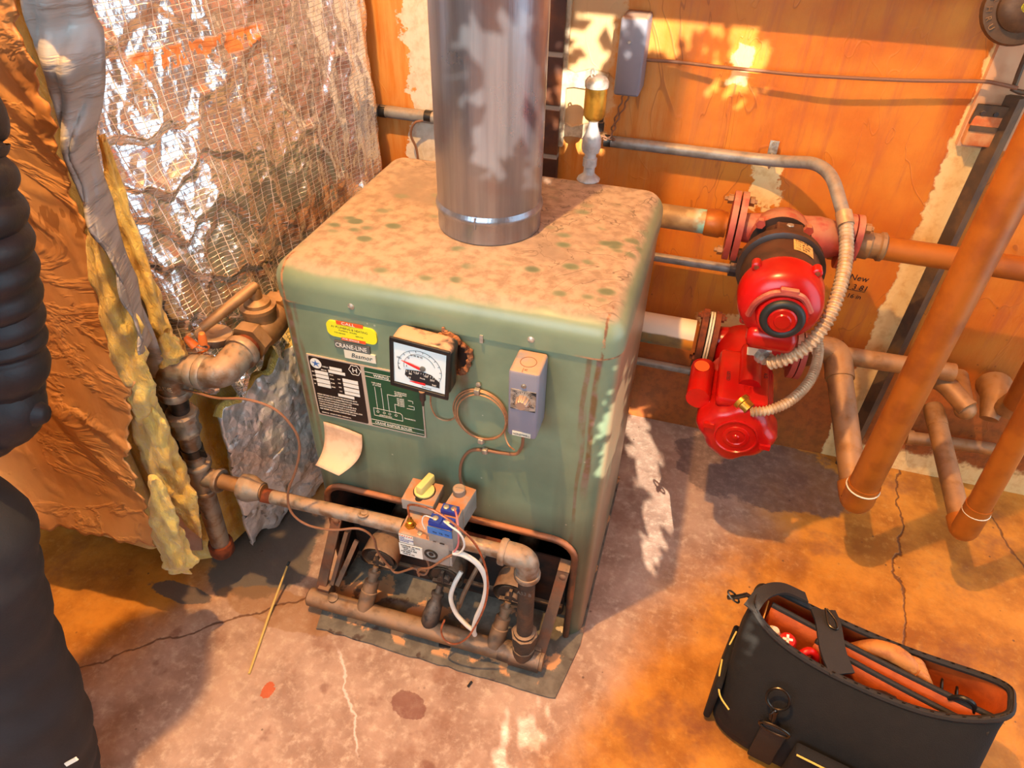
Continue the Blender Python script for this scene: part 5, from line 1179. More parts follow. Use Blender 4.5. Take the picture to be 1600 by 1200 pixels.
b = MB(); b.tube(catmull([(MX-0.058, 0.340, PZ-0.020), (MX-0.048, 0.328, PZ+0.022), (MX-0.018, 0.325, PZ+0.048), (MX+0.028, 0.325, PZ+0.048), (MX+0.054, 0.330, PZ+0.015)], 6), 0.007, 8); b.box((MX+0.004, 0.326, PZ+0.054), (0.036, 0.014, 0.014), None, 0.003); b.build('cap_bracket', m_redold, pump, smooth=40)

# lower pump
LX, LZ = 0.930, 0.478
pump2 = thing('circulator_pump', 'lower all red circulator pump with a capacitor on its side and a round end plate', 'pump', (LX, 0.5, LZ-0.10))
b = MB(); oval_flange(b, 0.812, PY, 0.49, 0.25, 0.080, 0.060, 0.016); oval_flange(b, 0.846, PY, 0.49, 0.25, 0.078, 0.058, 0.014); b.build('flange', m_rust, pump2, smooth=30)
b = MB(); oval_flange(b, 0.832, PY, 0.49, 0.25, 0.074, 0.056, 0.005); oval_flange(b, 0.839, PY, 0.49, 0.25, 0.074, 0.056, 0.005); b.build('gasket', m_ivory, pump2, smooth=30)
flange_bolts(pump2, 0.838, PY, 0.49, 0.25, 0.062, 0.062, m_rust)
b = MB(); b.lathe((0.858, PY, 0.49), (1, 0, 0), [(0, 0.036), (0.03, 0.040), (0.10, 0.048), (0.17, 0.046), (0.205, 0.036)], 24); b.lathe((LX, PY+0.03, LZ), (0, -1, 0), [(0, 0.04), (0.02, 0.068), (0.08, 0.070), (0.10, 0.060), (0.15, 0.058), (0.16, 0.078)], 28); b.build('volute', m_red, pump2, smooth=60)
b = MB(); oval_flange(b, 1.058, PY, 0.485, -0.3, 0.074, 0.056, 0.014); oval_flange(b, 1.075, PY, 0.485, -0.3, 0.074, 0.056, 0.014); b.build('flange', m_redold, pump2, smooth=30)
b = MB(); b.lathe((LX, 0.572, LZ), (0, -1, 0), [(0, 0.076), (0.01, 0.082), (0.16, 0.082), (0.165, 0.078)], 40); mot = b.build('motor_shell', m_red, pump2, smooth=40)
b = MB(); P = []
for k in range(48):
    t = 2*math.pi*k/48; r = 0.086+0.006*math.cos(4*t+0.6)+0.003*math.cos(8*t); P.append((LX+r*math.cos(t), LZ+r*math.sin(t)))
b.rings([[(LX+(x-LX)*q, y, LZ+(z-LZ)*q) for x, z in P] for y, q in ((0.415, 0.96), (0.410, 1.0), (0.362, 1.0), (0.345, 0.93), (0.336, 0.82), (0.333, 0.74))]); b.build('end_bell', m_red, pump2, smooth=45)
b = MB(); b.lathe((LX, 0.3335, LZ), (0, -1, 0), [(0, 0.050), (0.003, 0.050), (0.004, 0.047), (0.001, 0.045), (0.001, 0.031), (0.003, 0.030), (0.004, 0.022), (0.0025, 0.020), (0.003, 0.008), (0.006, 0.006), (0.0065, 0.002)], 40); b.build('end_plate', m_red, pump2, smooth=30)
b = MB(); b.box((LX-0.005, 0.452, LZ+0.076), (0.118, 0.20, 0.032), None, 0.012); b.build('terminal_box', m_red, pump2, smooth=45)
b = MB(); b.tube(catmull([(LX+0.008, 0.555, LZ+0.088), (LX+0.008, 0.54, LZ+0.094), (LX+0.008, 0.44, LZ+0.094), (LX+0.008, 0.415, LZ+0.090)], 4), 0.0255, 18); rd = b.build('capacitor_cover', m_red, pump2, smooth=60)
b = MB(); b.box((LX+0.008, 0.515, LZ+0.1193), (0.030, 0.032, 0.001)); b.build('paper_label', m_ivory, rd, smooth=0)
b = MB(); b.tube(catmull([(LX-0.098, 0.515, LZ+0.045), (LX-0.098, 0.505, LZ+0.045), (LX-0.100, 0.40, LZ+0.045), (LX-0.100, 0.392, LZ+0.045)], 4), 0.0285, 20); cp = b.build('capacitor', m_red, pump2, smooth=50)
b = MB(); P = [(LX-0.103+0.018*math.cos(t), 0.482+0.022*math.sin(t), LZ+0.0738) for t in [2*math.pi*k/24 for k in range(24)]]; b.prism(P, (0, 0, 0.0008)); b.build('capacitor_emblem', m_orange, cp, smooth=0)
b = MB(); b.text('LISTED', 0.012, (LX-0.045, 0.455, LZ+0.0925), (0, -1, 0), (1, 0, 0)); b.text('A.O.', 0.012, (LX+0.040, 0.475, LZ+0.0925), (0, -1, 0), (1, 0, 0)); b.build('box_lettering', m_ink, pump2, smooth=0)
for dx, dz in ((-0.066, 0.02), (0.068, -0.012)):
    b = MB(); b.bar((LX+dx-0.012, 0.332, LZ+dz), (LX+dx+0.012, 0.332, LZ+dz), 0.010, 0.012); b.build('lug', m_red, pump2, smooth=0)

# conduits
def flex_tube(path, r, pitch=0.0105):
    c = catmull(path, 24); L = [0]
    for p, q in zip(c, c[1:]): L.append(L[-1]+(q-p).length)
    nn = int(L[-1]/pitch*6); pts = []; rr = []; i = 0
    for k in range(nn+1):
        s = L[-1]*k/nn
        while i < len(c)-2 and L[i+1] < s: i += 1
        pts.append(c[i].lerp(c[i+1], (s-L[i])/max(L[i+1]-L[i], 1e-9))); rr.append(r*(0.86+0.14*math.cos(2*math.pi*s/pitch)))
    return MB().tube(pts, rr, 12)
wc = thing('wall_conduit', 'grey rigid conduit running along the back wall and bending down beside the upper pump', 'conduit', (0.9, 0.84, 0.9))
b = MB(); b.tube(fillet([V((0.476, 0.852, 0.938)), V((0.90, 0.852, 0.938)), U(1295, 255, 'y', 0.74), U(1318, 335, 'y', 0.62)], 0.13, 12), 0.0145, 16); b.build('conduit_run', m_greyc, wc)
b = MB(); b.tube([(0.474, 0.852, 0.938), (0.492, 0.852, 0.938)], 0.0152, 14); b.build('black_tape', m_black, wc)
b = MB(); q0 = U(1318, 332, 'y', 0.625); q1 = U(1322, 352, 'y', 0.60); b.tube([q0, q1], 0.0175, 14); b.build('coupling', m_flexc, wc)
b = MB(); b.box((0.892, 0.868, 0.963), (0.022, 0.004, 0.040), None, 0.001); b.torus((0.892, 0.852, 0.938), (1, 0, 0), 0.0165, 0.003, 20, 6); b.lathe((0.892, 0.866, 0.975), (0, -1, 0), [(0, 0.006), (0.003, 0.005)], 12); b.build('strap', m_zinc, wc)
f1 = flex_tube([q1, U(1322, 400, 'y', 0.52), U(1312, 450, 'y', 0.44), U(1293, 500, 'y', 0.385), U(1262, 540, 'y', 0.355), U(1230, 560, 'y', 0.345), U(1200, 568, 'y', 0.352)], 0.0155)
tag(f1.build('flexible_conduit', m_flexc, None, smooth=60), 'ribbed flexible conduit looping down in front to the upper pump', 'conduit', 'flexible conduits at the pumps')
f2 = flex_tube([U(1275, 520, 'y', 0.60), U(1279, 550, 'y', 0.55), U(1268, 590, 'y', 0.46), U(1240, 622, 'y', 0.385), U(1205, 640, 'y', 0.345), U(1172, 644, 'y', 0.338)], 0.0125, 0.008)
tag(f2.build('flexible_conduit', m_flexc, None, smooth=60), 'thinner flexible conduit curving behind into the lower red pump', 'conduit', 'flexible conduits at the pumps')
b = MB(); q = U(1168, 641, 'y', 0.345); b.lathe(q+V((-0.020, 0.018, 0.010)), (0.7, -0.5, -0.25), [(0, 0.020), (0.010, 0.021), (0.012, 0.017), (0.030, 0.016)], 14); tag(b.build('conduit_connector', m_brass, None), 'brass connector where the thinner conduit enters the lower pump', 'connector')
b = MB(); q = U(1197, 566, 'y', 0.356); b.lathe(q+V((-0.012, 0.022, 0.006)), (0.6, -0.7, -0.1), [(0, 0.020), (0.012, 0.020), (0.014, 0.016), (0.022, 0.016)], 8); tag(b.build('conduit_connector', m_zinc, None), 'zinc connector under the end of the upper pump', 'connector')
for nm, x0, x1, y, z, lab in (('wall_pipe', 0.60, 0.872, 0.845, 0.632, 'thin grey pipe on the wall between the two pump pipes'), ('wall_pipe', 0.60, 0.83, 0.845, 0.262, 'thin dark pipe with white paint flecks low on the wall below the lower pump pipe')):
    t = thing(nm, lab, 'pipe', (0.7, y, z)); b = MB(); b.tube([(x0, y, z), (x1, y, z)], 0.0125, 14); b.build('pipe_run', m_greyc, t)
    b = MB(); b.lathe((x1-0.014, y, z), (1, 0, 0), [(0, 0.017), (0.025, 0.017)], 14); b.box((x1, 0.872, z), (0.03, 0.03, 0.06)); b.build('wall_clamp', m_iron, t, smooth=0)
left = thing('left_conduit', 'grey conduit with black tape behind the flue at the left end of the back wall', 'conduit', (-0.05, 0.855, 0.93))
b = MB(); b.tube([(-0.20, 0.858, 0.9435), (0.17, 0.858, 0.938)], 0.0165, 16); b.build('conduit_run', m_greyc, left)
for x in (-0.165, -0.028): b = MB(); b.tube([(x, 0.858, 0.9425), (x+0.02, 0.858, 0.942)], 0.0172, 14); b.build('black_tape', m_black, left)
b = MB(); b.tube(catmull([(-0.03, 0.845, 0.935), (-0.055, 0.84, 0.925), (-0.07, 0.845, 0.89), (-0.058, 0.85, 0.85), (-0.055, 0.85, 0.80)], 8), 0.0035, 8); b.build('wire_tail', m_wirebr, left)
# low return conduit behind the boiler on the left
# zone box, wires and air vent
jb = thing('relay_box', 'slim grey relay box fixed high on the back wall right of the flue', 'electrical box', (0.523, 0.85, 1.07))
b = MB(); b.box((0.523, 0.838, 1.156), (0.062, 0.088, 0.172), None, 0.007, 2); b.build('cover', m_grey, jb, smooth=45)
b = MB(); b.lathe((0.517, 0.7935, 1.19), (0, -1, 0), [(0, 0.004), (0.002, 0.003)], 10); b.build('cover_screw', m_zinc, jb)
for k, lb in enumerate(('braided wire hanging nearer the air vent below the relay box', 'braided wire hanging farther right below the relay box')):
    b = MB(); c = catmull([(0.515+0.012*k, 0.83, 1.075), (0.508+0.012*k, 0.83, 1.04), (0.498+0.006*k, 0.835, 1.00), (0.492+0.003*k, 0.838, 0.965), (0.500-0.02*k, 0.84, 0.945), (0.47, 0.84, 0.955)], 10)
    b.tube([p+V((0.0022*math.sin(i*0.9+k*3.1), 0.0022*math.cos(i*0.9+k*3.1), 0)) for i, p in enumerate(c)], 0.0023, 6); tag(b.build('braided_wire', m_wirebr, None), lb, 'wire', 'wires below the relay box')
vent = thing('air_vent', 'brass float air vent on a grey fitting behind the flue at the boiler top', 'air vent', (0.490, 0.562, 0.952))
VX, VYY = 0.490, 0.562
b = MB(); b.lathe((VX, VYY, 0.951), (0, 0, 1), [(0, 0.027), (0.004, 0.026), (0.012, 0.016), (0.016, 0.013), (0.030, 0.0125), (0.032, 0.016), (0.050, 0.016), (0.052, 0.013), (0.062, 0.013), (0.064, 0.019), (0.074, 0.0215), (0.095, 0.021), (0.104, 0.0165), (0.120, 0.011), (0.128, 0.010), (0.136, 0.013)], 10); b.build('fitting', M('grey_fitting', S(176, 176, 176), 0.5, 0.2, S(150, 148, 146), 40, 0.2), vent)
b = MB(); b.lathe((VX, VYY, 1.082), (0, 0, 1), [(0, 0.010), (0.006, 0.019), (0.014, 0.0235), (0.070, 0.0235), (0.072, 0.020)], 28); b.build('float_chamber', m_brass, vent)
b = MB(); b.lathe((VX, VYY, 1.153), (0, 0, 1), [(0, 0.025), (0.010, 0.0255), (0.016, 0.022), (0.020, 0.018), (0.022, 0.006)], 20); b.tube(catmull([(VX-0.010, VYY-0.01, 1.172), (VX-0.013, VYY-0.01, 1.185), (VX-0.008, VYY-0.01, 1.19), (VX-0.004, VYY-0.01, 1.178)], 5), 0.002, 7); b.build('vent_cap', m_zinc, vent)
b = MB(); b.tube([(0.462, 0.842, 0.985), (0.462, 0.842, 1.05)], 0.006, 8); b.lathe((0.462, 0.842, 0.965), (0, 0, 1), [(0, 0.009), (0.022, 0.009), (0.024, 0.006)], 8); tag(b.build('wire_stub', m_iron, None), 'dark wire stub with a cap on the wall behind the air vent', 'wire')
b = MB(); b.tube(catmull([U(1004, 93, 'y', 0.868), U(1060, 97, 'y', 0.862), U(1120, 104, 'y', 0.852), U(1180, 110, 'y', 0.846), U(1240, 116, 'y', 0.842), U(1300, 120, 'y', 0.838), U(1380, 124, 'y', 0.842), U(1440, 126, 'y', 0.846), U(1530, 127, 'y', 0.846), U(1560, 131, 'y', 0.835), U(1590, 138, 'y', 0.83)], 8), 0.0042, 8)
tag(b.build('wall_cable', m_wirebr, None), 'brown cable strung across the orange wall from the relay box to the steel post', 'cable')
b = MB(); b.tube([U(1606, 80, 'y', 0.83), U(1592, 115, 'y', 0.835), U(1583, 140, 'y', 0.84), U(1594, 144, 'y', 0.84), U(1610, 146, 'y', 0.84)], 0.006, 8)
tag(b.build('drop_cable', m_steel, None), 'dark cable dropping to the top of the steel post at the right', 'cable')
# marker writing on the wall
b = MB()
for tx, x, z, sz in (('New', 1.158, 0.640, 0.026), ('2 3 81', 1.156, 0.612, 0.024), ('16 in', 1.168, 0.585, 0.020)): b.text(tx, sz, (x+0.012, YW-0.001, z-0.006), (1, 0, -0.02), (0.12, 0, 1), sx=0.95)
b.bar((1.172, YW-0.001, 0.604), (1.222, YW-0.001, 0.602), 0.0012, 0.0006, (0, -1, 0))
o = b.build('wall_writing', m_ink, None, smooth=0); tag(o, 'handwritten date in black marker on the orange wall beside the upper pump', 'writing')
# steel post, bracket
post = thing('steel_post', 'dark steel channel post with a bracket against the wall at the right', 'post', (1.345, 0.85, 0))
b = MB(); b.tube([(1.344, 0.853, 0.0), (1.356, 0.853, 1.14)], 0.022, 4); b.build('channel', m_steel, post, smooth=0)
b = MB(); c = U(1545, 180, 'y', 0.845); b.box(c, (0.062, 0.006, 0.045), ((1, 0, 0), (0, 1, 0.2), (0, -0.2, 1))); b.box(c+V((0.0, 0.02, -0.03)), (0.055, 0.05, 0.012)); b.build('bracket', m_steel, post, smooth=0)
for dx in (-0.014, 0.012):
    b = MB(); b.lathe(c+V((dx, -0.003, 0.004)), (0, -1, 0), [(0, 0.006), (0.003, 0.005)], 10); b.build('bolt', m_iron, post)
b = MB(); c2 = U(1540, 200, 'y', 0.86); b.box(c2+V((0, 0.005, 0)), (0.075, 0.045, 0.075), None, 0.004); tag(b.build('wood_block', M('painted_wood_block', S(206, 150, 96), 0.7, 0, S(190, 96, 40), 20), None), 'painted wood block on the wall behind the post bracket', 'block')
# supply main to the right
main = thing('supply_main', 'brown horizontal main pipe leaving the upper pump to the right behind the big riser', 'pipe', (1.6, PY, PZ-0.04))
b = MB(); b.lathe((1.112, PY, PZ), (1, 0, 0), [(0, 0.028), (0.008, 0.033), (0.030, 0.034), (0.034, 0.030), (0.050, 0.030), (0.054, 0.034), (0.062, 0.034), (0.066, 0.029)], 20); b.build('adapter', m_bronze, main)
b = MB(); b.tube([(1.17, PY, PZ-0.002), (2.3, PY, PZ-0.012)], 0.0275, 20); b.build('pipe_run', m_copipe, main)
# big riser with its elbow and the run back to the wall
r1 = thing('riser_pipe', 'fat orange brown riser pipe crossing the right side from ceiling to a floor level elbow', 'pipe', (1.255, 0.40, 0.26))
rb = V((1.258, 0.40, 0.335)); rt = V((1.258, 0.40, 1.9)); bk = U(1308, 558, 'y', 0.735)
e0 = V((1.260, 0.40, 0.285))
b = MB(); b.tube([rb, rt], 0.0345, 24); b.build('riser', m_copipe, r1)
b = MB(); b.tube(fillet([rb+V((0, 0, 0.02)), e0, e0.lerp(bk, 0.14)], 0.045, 10), 0.0375, 22); b.build('elbow', m_copipe, r1)
b = MB(); b.torus(rb+V((0, 0, 0.008)), (rt-rb), 0.0375, 0.0022, 30, 8); b.build('solder_ring', m_ivory, r1)
b = MB(); b.tube([e0.lerp(bk, 0.1), bk], 0.0320, 20); b.build('return_run', m_wallpipe, r1)
b = MB(); b.tube(fillet([bk.lerp(e0, 0.16), bk+V((0, 0.018, 0.006)), bk+V((-0.06, 0.012, 0.01))], 0.04, 8), 0.0365, 20); b.lathe(bk.lerp(e0, 0.15), bk-e0, [(0, 0.037), (0.012, 0.037)], 20); b.tube([bk+V((-0.05, 0.012, 0.01)), (1.088, PY, 0.487)], 0.030, 18); b.build('tee', m_wallpipe, r1)
b = MB(); b.tube([bk+V((0.01, 0.01, 0.002)), bk+V((0.29, 0.02, 0.002))], 0.0245, 18); b.build('cross_run', m_wallpipe, r1)
# second riser on the far right
r2 = thing('riser_pipe', 'orange brown riser pipe at the right edge bending back to the wall near the floor', 'pipe', (1.51, 0.40, 0.26))
sb = U(1518, 812, 'y', 0.40); s_t = U(1640, 590, 'y', 0.40); st = sb+(s_t-sb)*6; q0 = U(1505, 832, 'y', 0.40); qb = U(1459, 640, 'y', 0.74)
b = MB(); b.tube([sb, st], 0.0265, 20); b.build('riser', m_copipe, r2)
b = MB(); b.tube(fillet([sb.lerp(st, 0.02), q0, q0.lerp(qb, 0.12)], 0.035, 10), 0.0295, 20); b.build('elbow', m_copipe, r2)
b = MB(); b.torus(sb.lerp(st, 0.012), (st-sb), 0.0290, 0.0016, 28, 8); b.build('solder_ring', m_ivory, r2)
b = MB(); b.tube([q0.lerp(qb, 0.08), qb], 0.0245, 20); b.lathe(qb, qb-q0, [(-0.055, 0.0255), (0, 0.0255), (0.012, 0.022), (0.016, 0.01)], 20); b.build('return_run', m_wallpipe, r2)
# cluster of elbows at the wall
e1 = thing('pipe_elbow', 'tan elbow curving out of the wall behind the big riser', 'pipe fitting', U(1500, 620, 'y', 0.78))
b = MB(); b.tube(fillet([U(1455, 590, 'y', 0.79), U(1478, 600, 'y', 0.76), U(1512, 638, 'y', 0.70)], 0.06, 8), 0.0255, 18); b.build('elbow', m_wallpipe, e1)
b = MB(); b.tube([U(1498, 588, 'y', 0.86), U(1505, 630, 'y', 0.72)], 0.024, 18); b.ball(U(1508, 640, 'y', 0.71), 0.027); b.build('branch', m_wallpipe, e1)
e2 = thing('pipe_elbow', 'tapered tan elbow joining the dark riser at the far right edge', 'pipe fitting', U(1565, 620, 'y', 0.80))
b = MB(); b.tube([U(1553, 602, 'y', 0.86), U(1556, 620, 'y', 0.80), U(1545, 655, 'y', 0.75)], [0.044, 0.036, 0.022], 20); b.build('elbow', m_wallpipe, e2)
b = MB(); b.tube([U(1570, 640, 'y', 0.76), U(1600, 618, 'y', 0.74)], 0.03, 18); b.build('collar', m_wallpipe, e2)
b = MB(); b.tube(fillet([U(1592, 634, 'y', 0.72), U(1655, 518, 'y', 0.72), U(1655, 518, 'y', 0.72)+V((0.6, 0, 0))], 0.08), 0.036, 20); r3 = b.build('riser_pipe', m_copipe, None); tag(r3, 'dark brown riser mostly out of frame at the right edge behind the thinner riser', 'pipe')
b = MB(); a0, a1 = U(1418, 683, 'y', 0.84), U(1552, 702, 'y', 0.84); b.tube([a0, a1], 0.0195, 16); b.lathe(a0, a1-a0, [(-0.004, 0.023), (0.014, 0.023)], 16); b.ball(a1, 0.0195); tag(b.build('floor_pipe', m_wallpipe, None), 'short tan pipe running low along the wall behind the second riser', 'pipe')
# flow valve flange in the top right corner
m_dkbronze = M('dark_bronze', S(96, 72, 48), 0.5, 0.4, S(76, 56, 38), 24, 0.2, 60)
fv = thing('flow_valve', 'dark bronze round valve flange with raised letters in the top right corner', 'valve', U(1598, 20, 'y', 0.70))
vc = U(1600, 10, 'y', 0.70); vn = (V(CP)-vc).normalized(); vn = (vn+V((0.25, -0.2, 0))).normalized(); X_ = V((0, 0, 1)).cross(vn).normalized(); Y_ = vn.cross(X_)
b = MB(); b.lathe(vc-vn*0.03, vn, [(0, 0.045), (0.006, 0.066), (0.020, 0.068), (0.028, 0.064), (0.030, 0.050)], 36); b.tube([vc-vn*0.02, vc-vn*0.16+V((-0.04, 0.02, 0.05))], 0.032, 18); b.build('valve_flange', m_dkbronze, fv)
b = MB(); b.lathe(vc, vn, [(0, 0.044), (0.010, 0.043), (0.016, 0.036), (0.020, 0.018)], 30); b.build('valve_cap', m_dkbronze, fv)
b = MB(); b.lathe(vc+vn*0.018, vn, [(0, 0.010), (0.002, 0.009)], 20); b.build('cap_disc', m_yellow, fv)
b = MB()
for k, ch in enumerate('THRU'):
    a = math.radians(172+k*17); d = X_*math.cos(a)+Y_*math.sin(a); tX = (X_*-math.sin(a)+Y_*math.cos(a)); b.text(ch, 0.014, vc+d*0.060, tX, -d, 'CENTER', th=0.002)
b.build('flange_lettering', m_bronze, fv, smooth=0)

# ------------------------------------------------------------------ open tool bag
BC = V((1.243, -0.066, 0)); th_ = math.radians(-12); BA = V((math.cos(th_), math.sin(th_), 0)); BB = V((-math.sin(th_), math.cos(th_), 0))
def bp(a, b_, z): return BC+BA*a+BB*b_+V((0, 0, z))
bag = thing('tool_bag', 'black fabric tool bag lying open on the floor, orange lining showing', 'tool bag', BC)
NB = 72
def bag_ring(hl, hw, rc, z0, zsag=0.0, pinch=0.0, z_end=0.0):
    off = 0.045*max(0.0, (z0-0.12)/0.16)
    out = []
    for k in range(NB):
        t = 2*math.pi*k/NB; c, s = math.cos(t), math.sin(t); p = 4.5
        r = (abs(c)**p+abs(s)**p)**(-1/p); a, b_ = r*c, r*s
        w_ = hw*(1-pinch*abs(a)**3)
        z = z0 - zsag*(1-a*a)*max(0, abs(b_))**2 + z_end*abs(a)**4
        out.append((a*hl, b_*w_+off, z))
    return out
def bag_loft(rows, cap0, cap1):
    return [[bp(a+0.004*math.sin(9*b_+21*z), b_+0.006*math.sin(11*a+17*z)*(1 if z > 0.03 else 0), z) for a, b_, z in r] for r in rows]
RIM = bag_ring(0.240, 0.066, 0, 0.280, 0.012, 0.25, 0.034)
b = MB(); b.rings(bag_loft([bag_ring(0.225, 0.108, 0, 0.004), bag_ring(0.240, 0.120, 0, 0.016), bag_ring(0.244, 0.124, 0, 0.06), bag_ring(0.241, 0.124, 0, 0.13), bag_ring(0.241, 0.110, 0, 0.19, 0.004, 0.08, 0.01), bag_ring(0.240, 0.085, 0, 0.25, 0.008, 0.16, 0.026), RIM], True, False), cap1=False)
b.build('shell', m_bag, bag, smooth=60)
b = MB(); inn = lambda hl, hw, z, *q: bag_ring(hl, hw, 0, z, *q)
b.rings(bag_loft([inn(0.212, 0.090, 0.03), inn(0.226, 0.104, 0.10), inn(0.231, 0.096, 0.19, 0.004, 0.1, 0.01), inn(0.234, 0.078, 0.25, 0.008, 0.16, 0.026), inn(0.236, 0.0625, 0.278, 0.012, 0.25, 0.034)], True, False), cap1=False)
b.build('lining', m_bagl, bag, smooth=60)
rim = bag_loft([RIM], 0, 0)[0]
b = MB(); b.tube(rim+[rim[0]], 0.0075, 8); b.build('rim_binding', m_web, bag)
# zip teeth strip
b = MB()
for k in range(0, NB, 1):
    p, q = V(rim[k]), V(rim[(k+1) % NB]); b.box(p.lerp(q, 0.5)+V((0, 0, 0.008)), (0.006, 0.0015, 0.003), ((q-p).normalized(), V((0, 0, 1)).cross(q-p).normalized(), (0, 0, 1)))
zt = b.build('zip_teeth', m_gun, bag, smooth=0); zt['kind'] = 'stuff'
# dividers: two panels running the long way and flaps
def panel(name, a0, a1, b0, b1, z0, z1, m, sag=0.02, th=0.006):
    P = []; uv = []
    for i in range(25):
        t = i/24; row = []
        for j in range(7):
            s = j/6; a = a0+(a1-a0)*t; bb = b0+(b1-b0)*t+0.012*math.sin(t*3.1)*s
            z = z0+(z1-sag*math.sin(math.pi*t)-z0)*s; row.append(tuple(bp(a, bb, z))); uv.append((a, z))
        P.append(row)
    return sheet(name, P, m, bag, uv, th)
panel('divider', -0.20, 0.225, 0.062, 0.020, 0.03, 0.285, m_bagl); panel('divider', -0.10, 0.22, 0.030, -0.008, 0.03, 0.272, m_bagl)
for a0, a1, b0, b1, z in ((-0.20, 0.225, 0.062, 0.020, 0.285), (-0.10, 0.22, 0.030, -0.008, 0.272)):
    b = MB(); b.tube([bp(a0+(a1-a0)*t, b0+(b1-b0)*t+0.012*math.sin(t*3.1), z-0.02*math.sin(math.pi*t)+0.003) for t in [k/16 for k in range(17)]], 0.006, 8); b.build('divider_binding', m_web, bag)
# strap joining rim and divider, carry handles
def strap(name, pts, wd, th, m, upv=(0, 0, 1)):
    c = catmull(pts, 8); b = MB()
    P = []
    for i, p in enumerate(c):
        d = (c[min(i+1, len(c)-1)]-c[max(i-1, 0)]).normalized(); s = d.cross(V(upv)).normalized(); n_ = s.cross(d)
        P.append([p+s*wd/2+n_*th/2, p-s*wd/2+n_*th/2, p-s*wd/2-n_*th/2, p+s*wd/2-n_*th/2])
    b.rings(P); return b.build(name, m, bag, smooth=30)
strap('cross_strap', [bp(-0.10, 0.108, 0.280), bp(-0.085, 0.075, 0.284), bp(-0.065, 0.02, 0.278), bp(-0.04, -0.018, 0.272)], 0.052, 0.006, m_web)
strap('end_flap', [bp(-0.240, 0.010, 0.312), bp(-0.225, 0.055, 0.322), bp(-0.19, 0.092, 0.316), bp(-0.14, 0.107, 0.298)], 0.030, 0.006, m_web, (0.3, 0.3, 1))
strap('front_web', [bp(-0.12, -0.110, 0.245), bp(-0.115, -0.122, 0.17), bp(-0.118, -0.130, 0.09), bp(-0.118, -0.130, 0.02)], 0.052, 0.005, m_web, (1, 0, 0.01)) if False else None
def fpan(name, a0, a1, z0, z1, off, m):
    b = MB(); b.box(bp((a0+a1)/2, -0.124-off/2, (z0+z1)/2), (a1-a0, off, z1-z0), (BA, BB, (0, 0, 1)), min(0.006, off*0.4)); return b.build(name, m, bag)
fpan('front_pocket', -0.075, 0.22, 0.015, 0.150, 0.028, m_bag)
fpan('strap_web', -0.145, -0.095, 0.02, 0.165, 0.008, m_web)
b = MB(); b.tube([bp(-0.070, -0.153, 0.150), bp(0.06, -0.1535, 0.150), bp(0.215, -0.153, 0.150)], 0.0022, 6); b.build('pocket_piping', m_piping, bag)
b = MB(); b.tube([bp(-0.246, 0.045, 0.17), bp(-0.250, 0.02, 0.155), bp(-0.252, 0.0, 0.140)], 0.002, 6); b.build('end_piping', m_piping, bag)
b = MB(); b.tube(catmull([bp(-0.256, -0.03, 0.158), bp(-0.250, -0.07, 0.152), bp(-0.238, -0.104, 0.146), bp(-0.212, -0.123, 0.14)], 6), 0.002, 6); b.build('end_piping', m_piping, bag)
b = MB(); b.box(bp(-0.246, -0.01, 0.085), (0.016, 0.17, 0.14), (BA, BB, (0, 0, 1)), 0.006); b.build('end_pocket', m_bag, bag)
# D ring and snap hook on the front
b = MB(); D = [bp(-0.135+0.022*math.cos(t), -0.098+0.012*math.sin(t), 0.218+0.019*math.sin(t)) for t in [2*math.pi*k/24 for k in range(25)]]; b.tube(D, 0.0030, 8); b.build('d_ring', m_gun, bag)
b = MB(); b.tube([bp(-0.132, -0.115, 0.202), bp(-0.130, -0.125, 0.178)], 0.006, 10); b.tube([bp(-0.132, -0.115, 0.204), bp(-0.139, -0.122, 0.195), bp(-0.136, -0.127, 0.185)], 0.003, 8); D = [bp(-0.122+0.030*math.cos(t), -0.133, 0.166+0.013*math.sin(t)) for t in [2*math.pi*k/24 for k in range(25)]]; b.tube(D, 0.0030, 8); b.build('snap_hook', m_gun, bag)
b = MB(); z0 = bp(-0.243, 0.035, 0.316); b.tube([z0, z0+BA*-0.012+V((0, 0, 0.004)), z0+BA*-0.030+V((0, 0, -0.018)), z0+BA*-0.045+V((0, 0, -0.030))], 0.005, 8); D = [z0+BA*(-0.035+0.014*math.cos(t))+BB*(0.008*math.sin(t))+V((0, 0, -0.020-0.010*math.cos(t))) for t in [2*math.pi*k/16 for k in range(17)]]; b.tube(D, 0.0022, 6); b.build('zip_pull', m_gun, bag)
b = MB(); D = [bp(-0.095, 0.106, 0.292), bp(-0.075, 0.088, 0.291), bp(-0.068, 0.068, 0.290), bp(-0.085, 0.071, 0.290), bp(-0.098, 0.106, 0.292)]; b.tube(catmull(D, 6), 0.0022, 8); b.build('ring', m_gun, bag)
b = MB(); b.tube(catmull([bp(0.15, 0.03, 0.275), bp(0.165, 0.028, 0.295), bp(0.185, 0.026, 0.295), bp(0.195, 0.024, 0.275)], 6), 0.005, 8); b.build('buckle', m_black, bag)
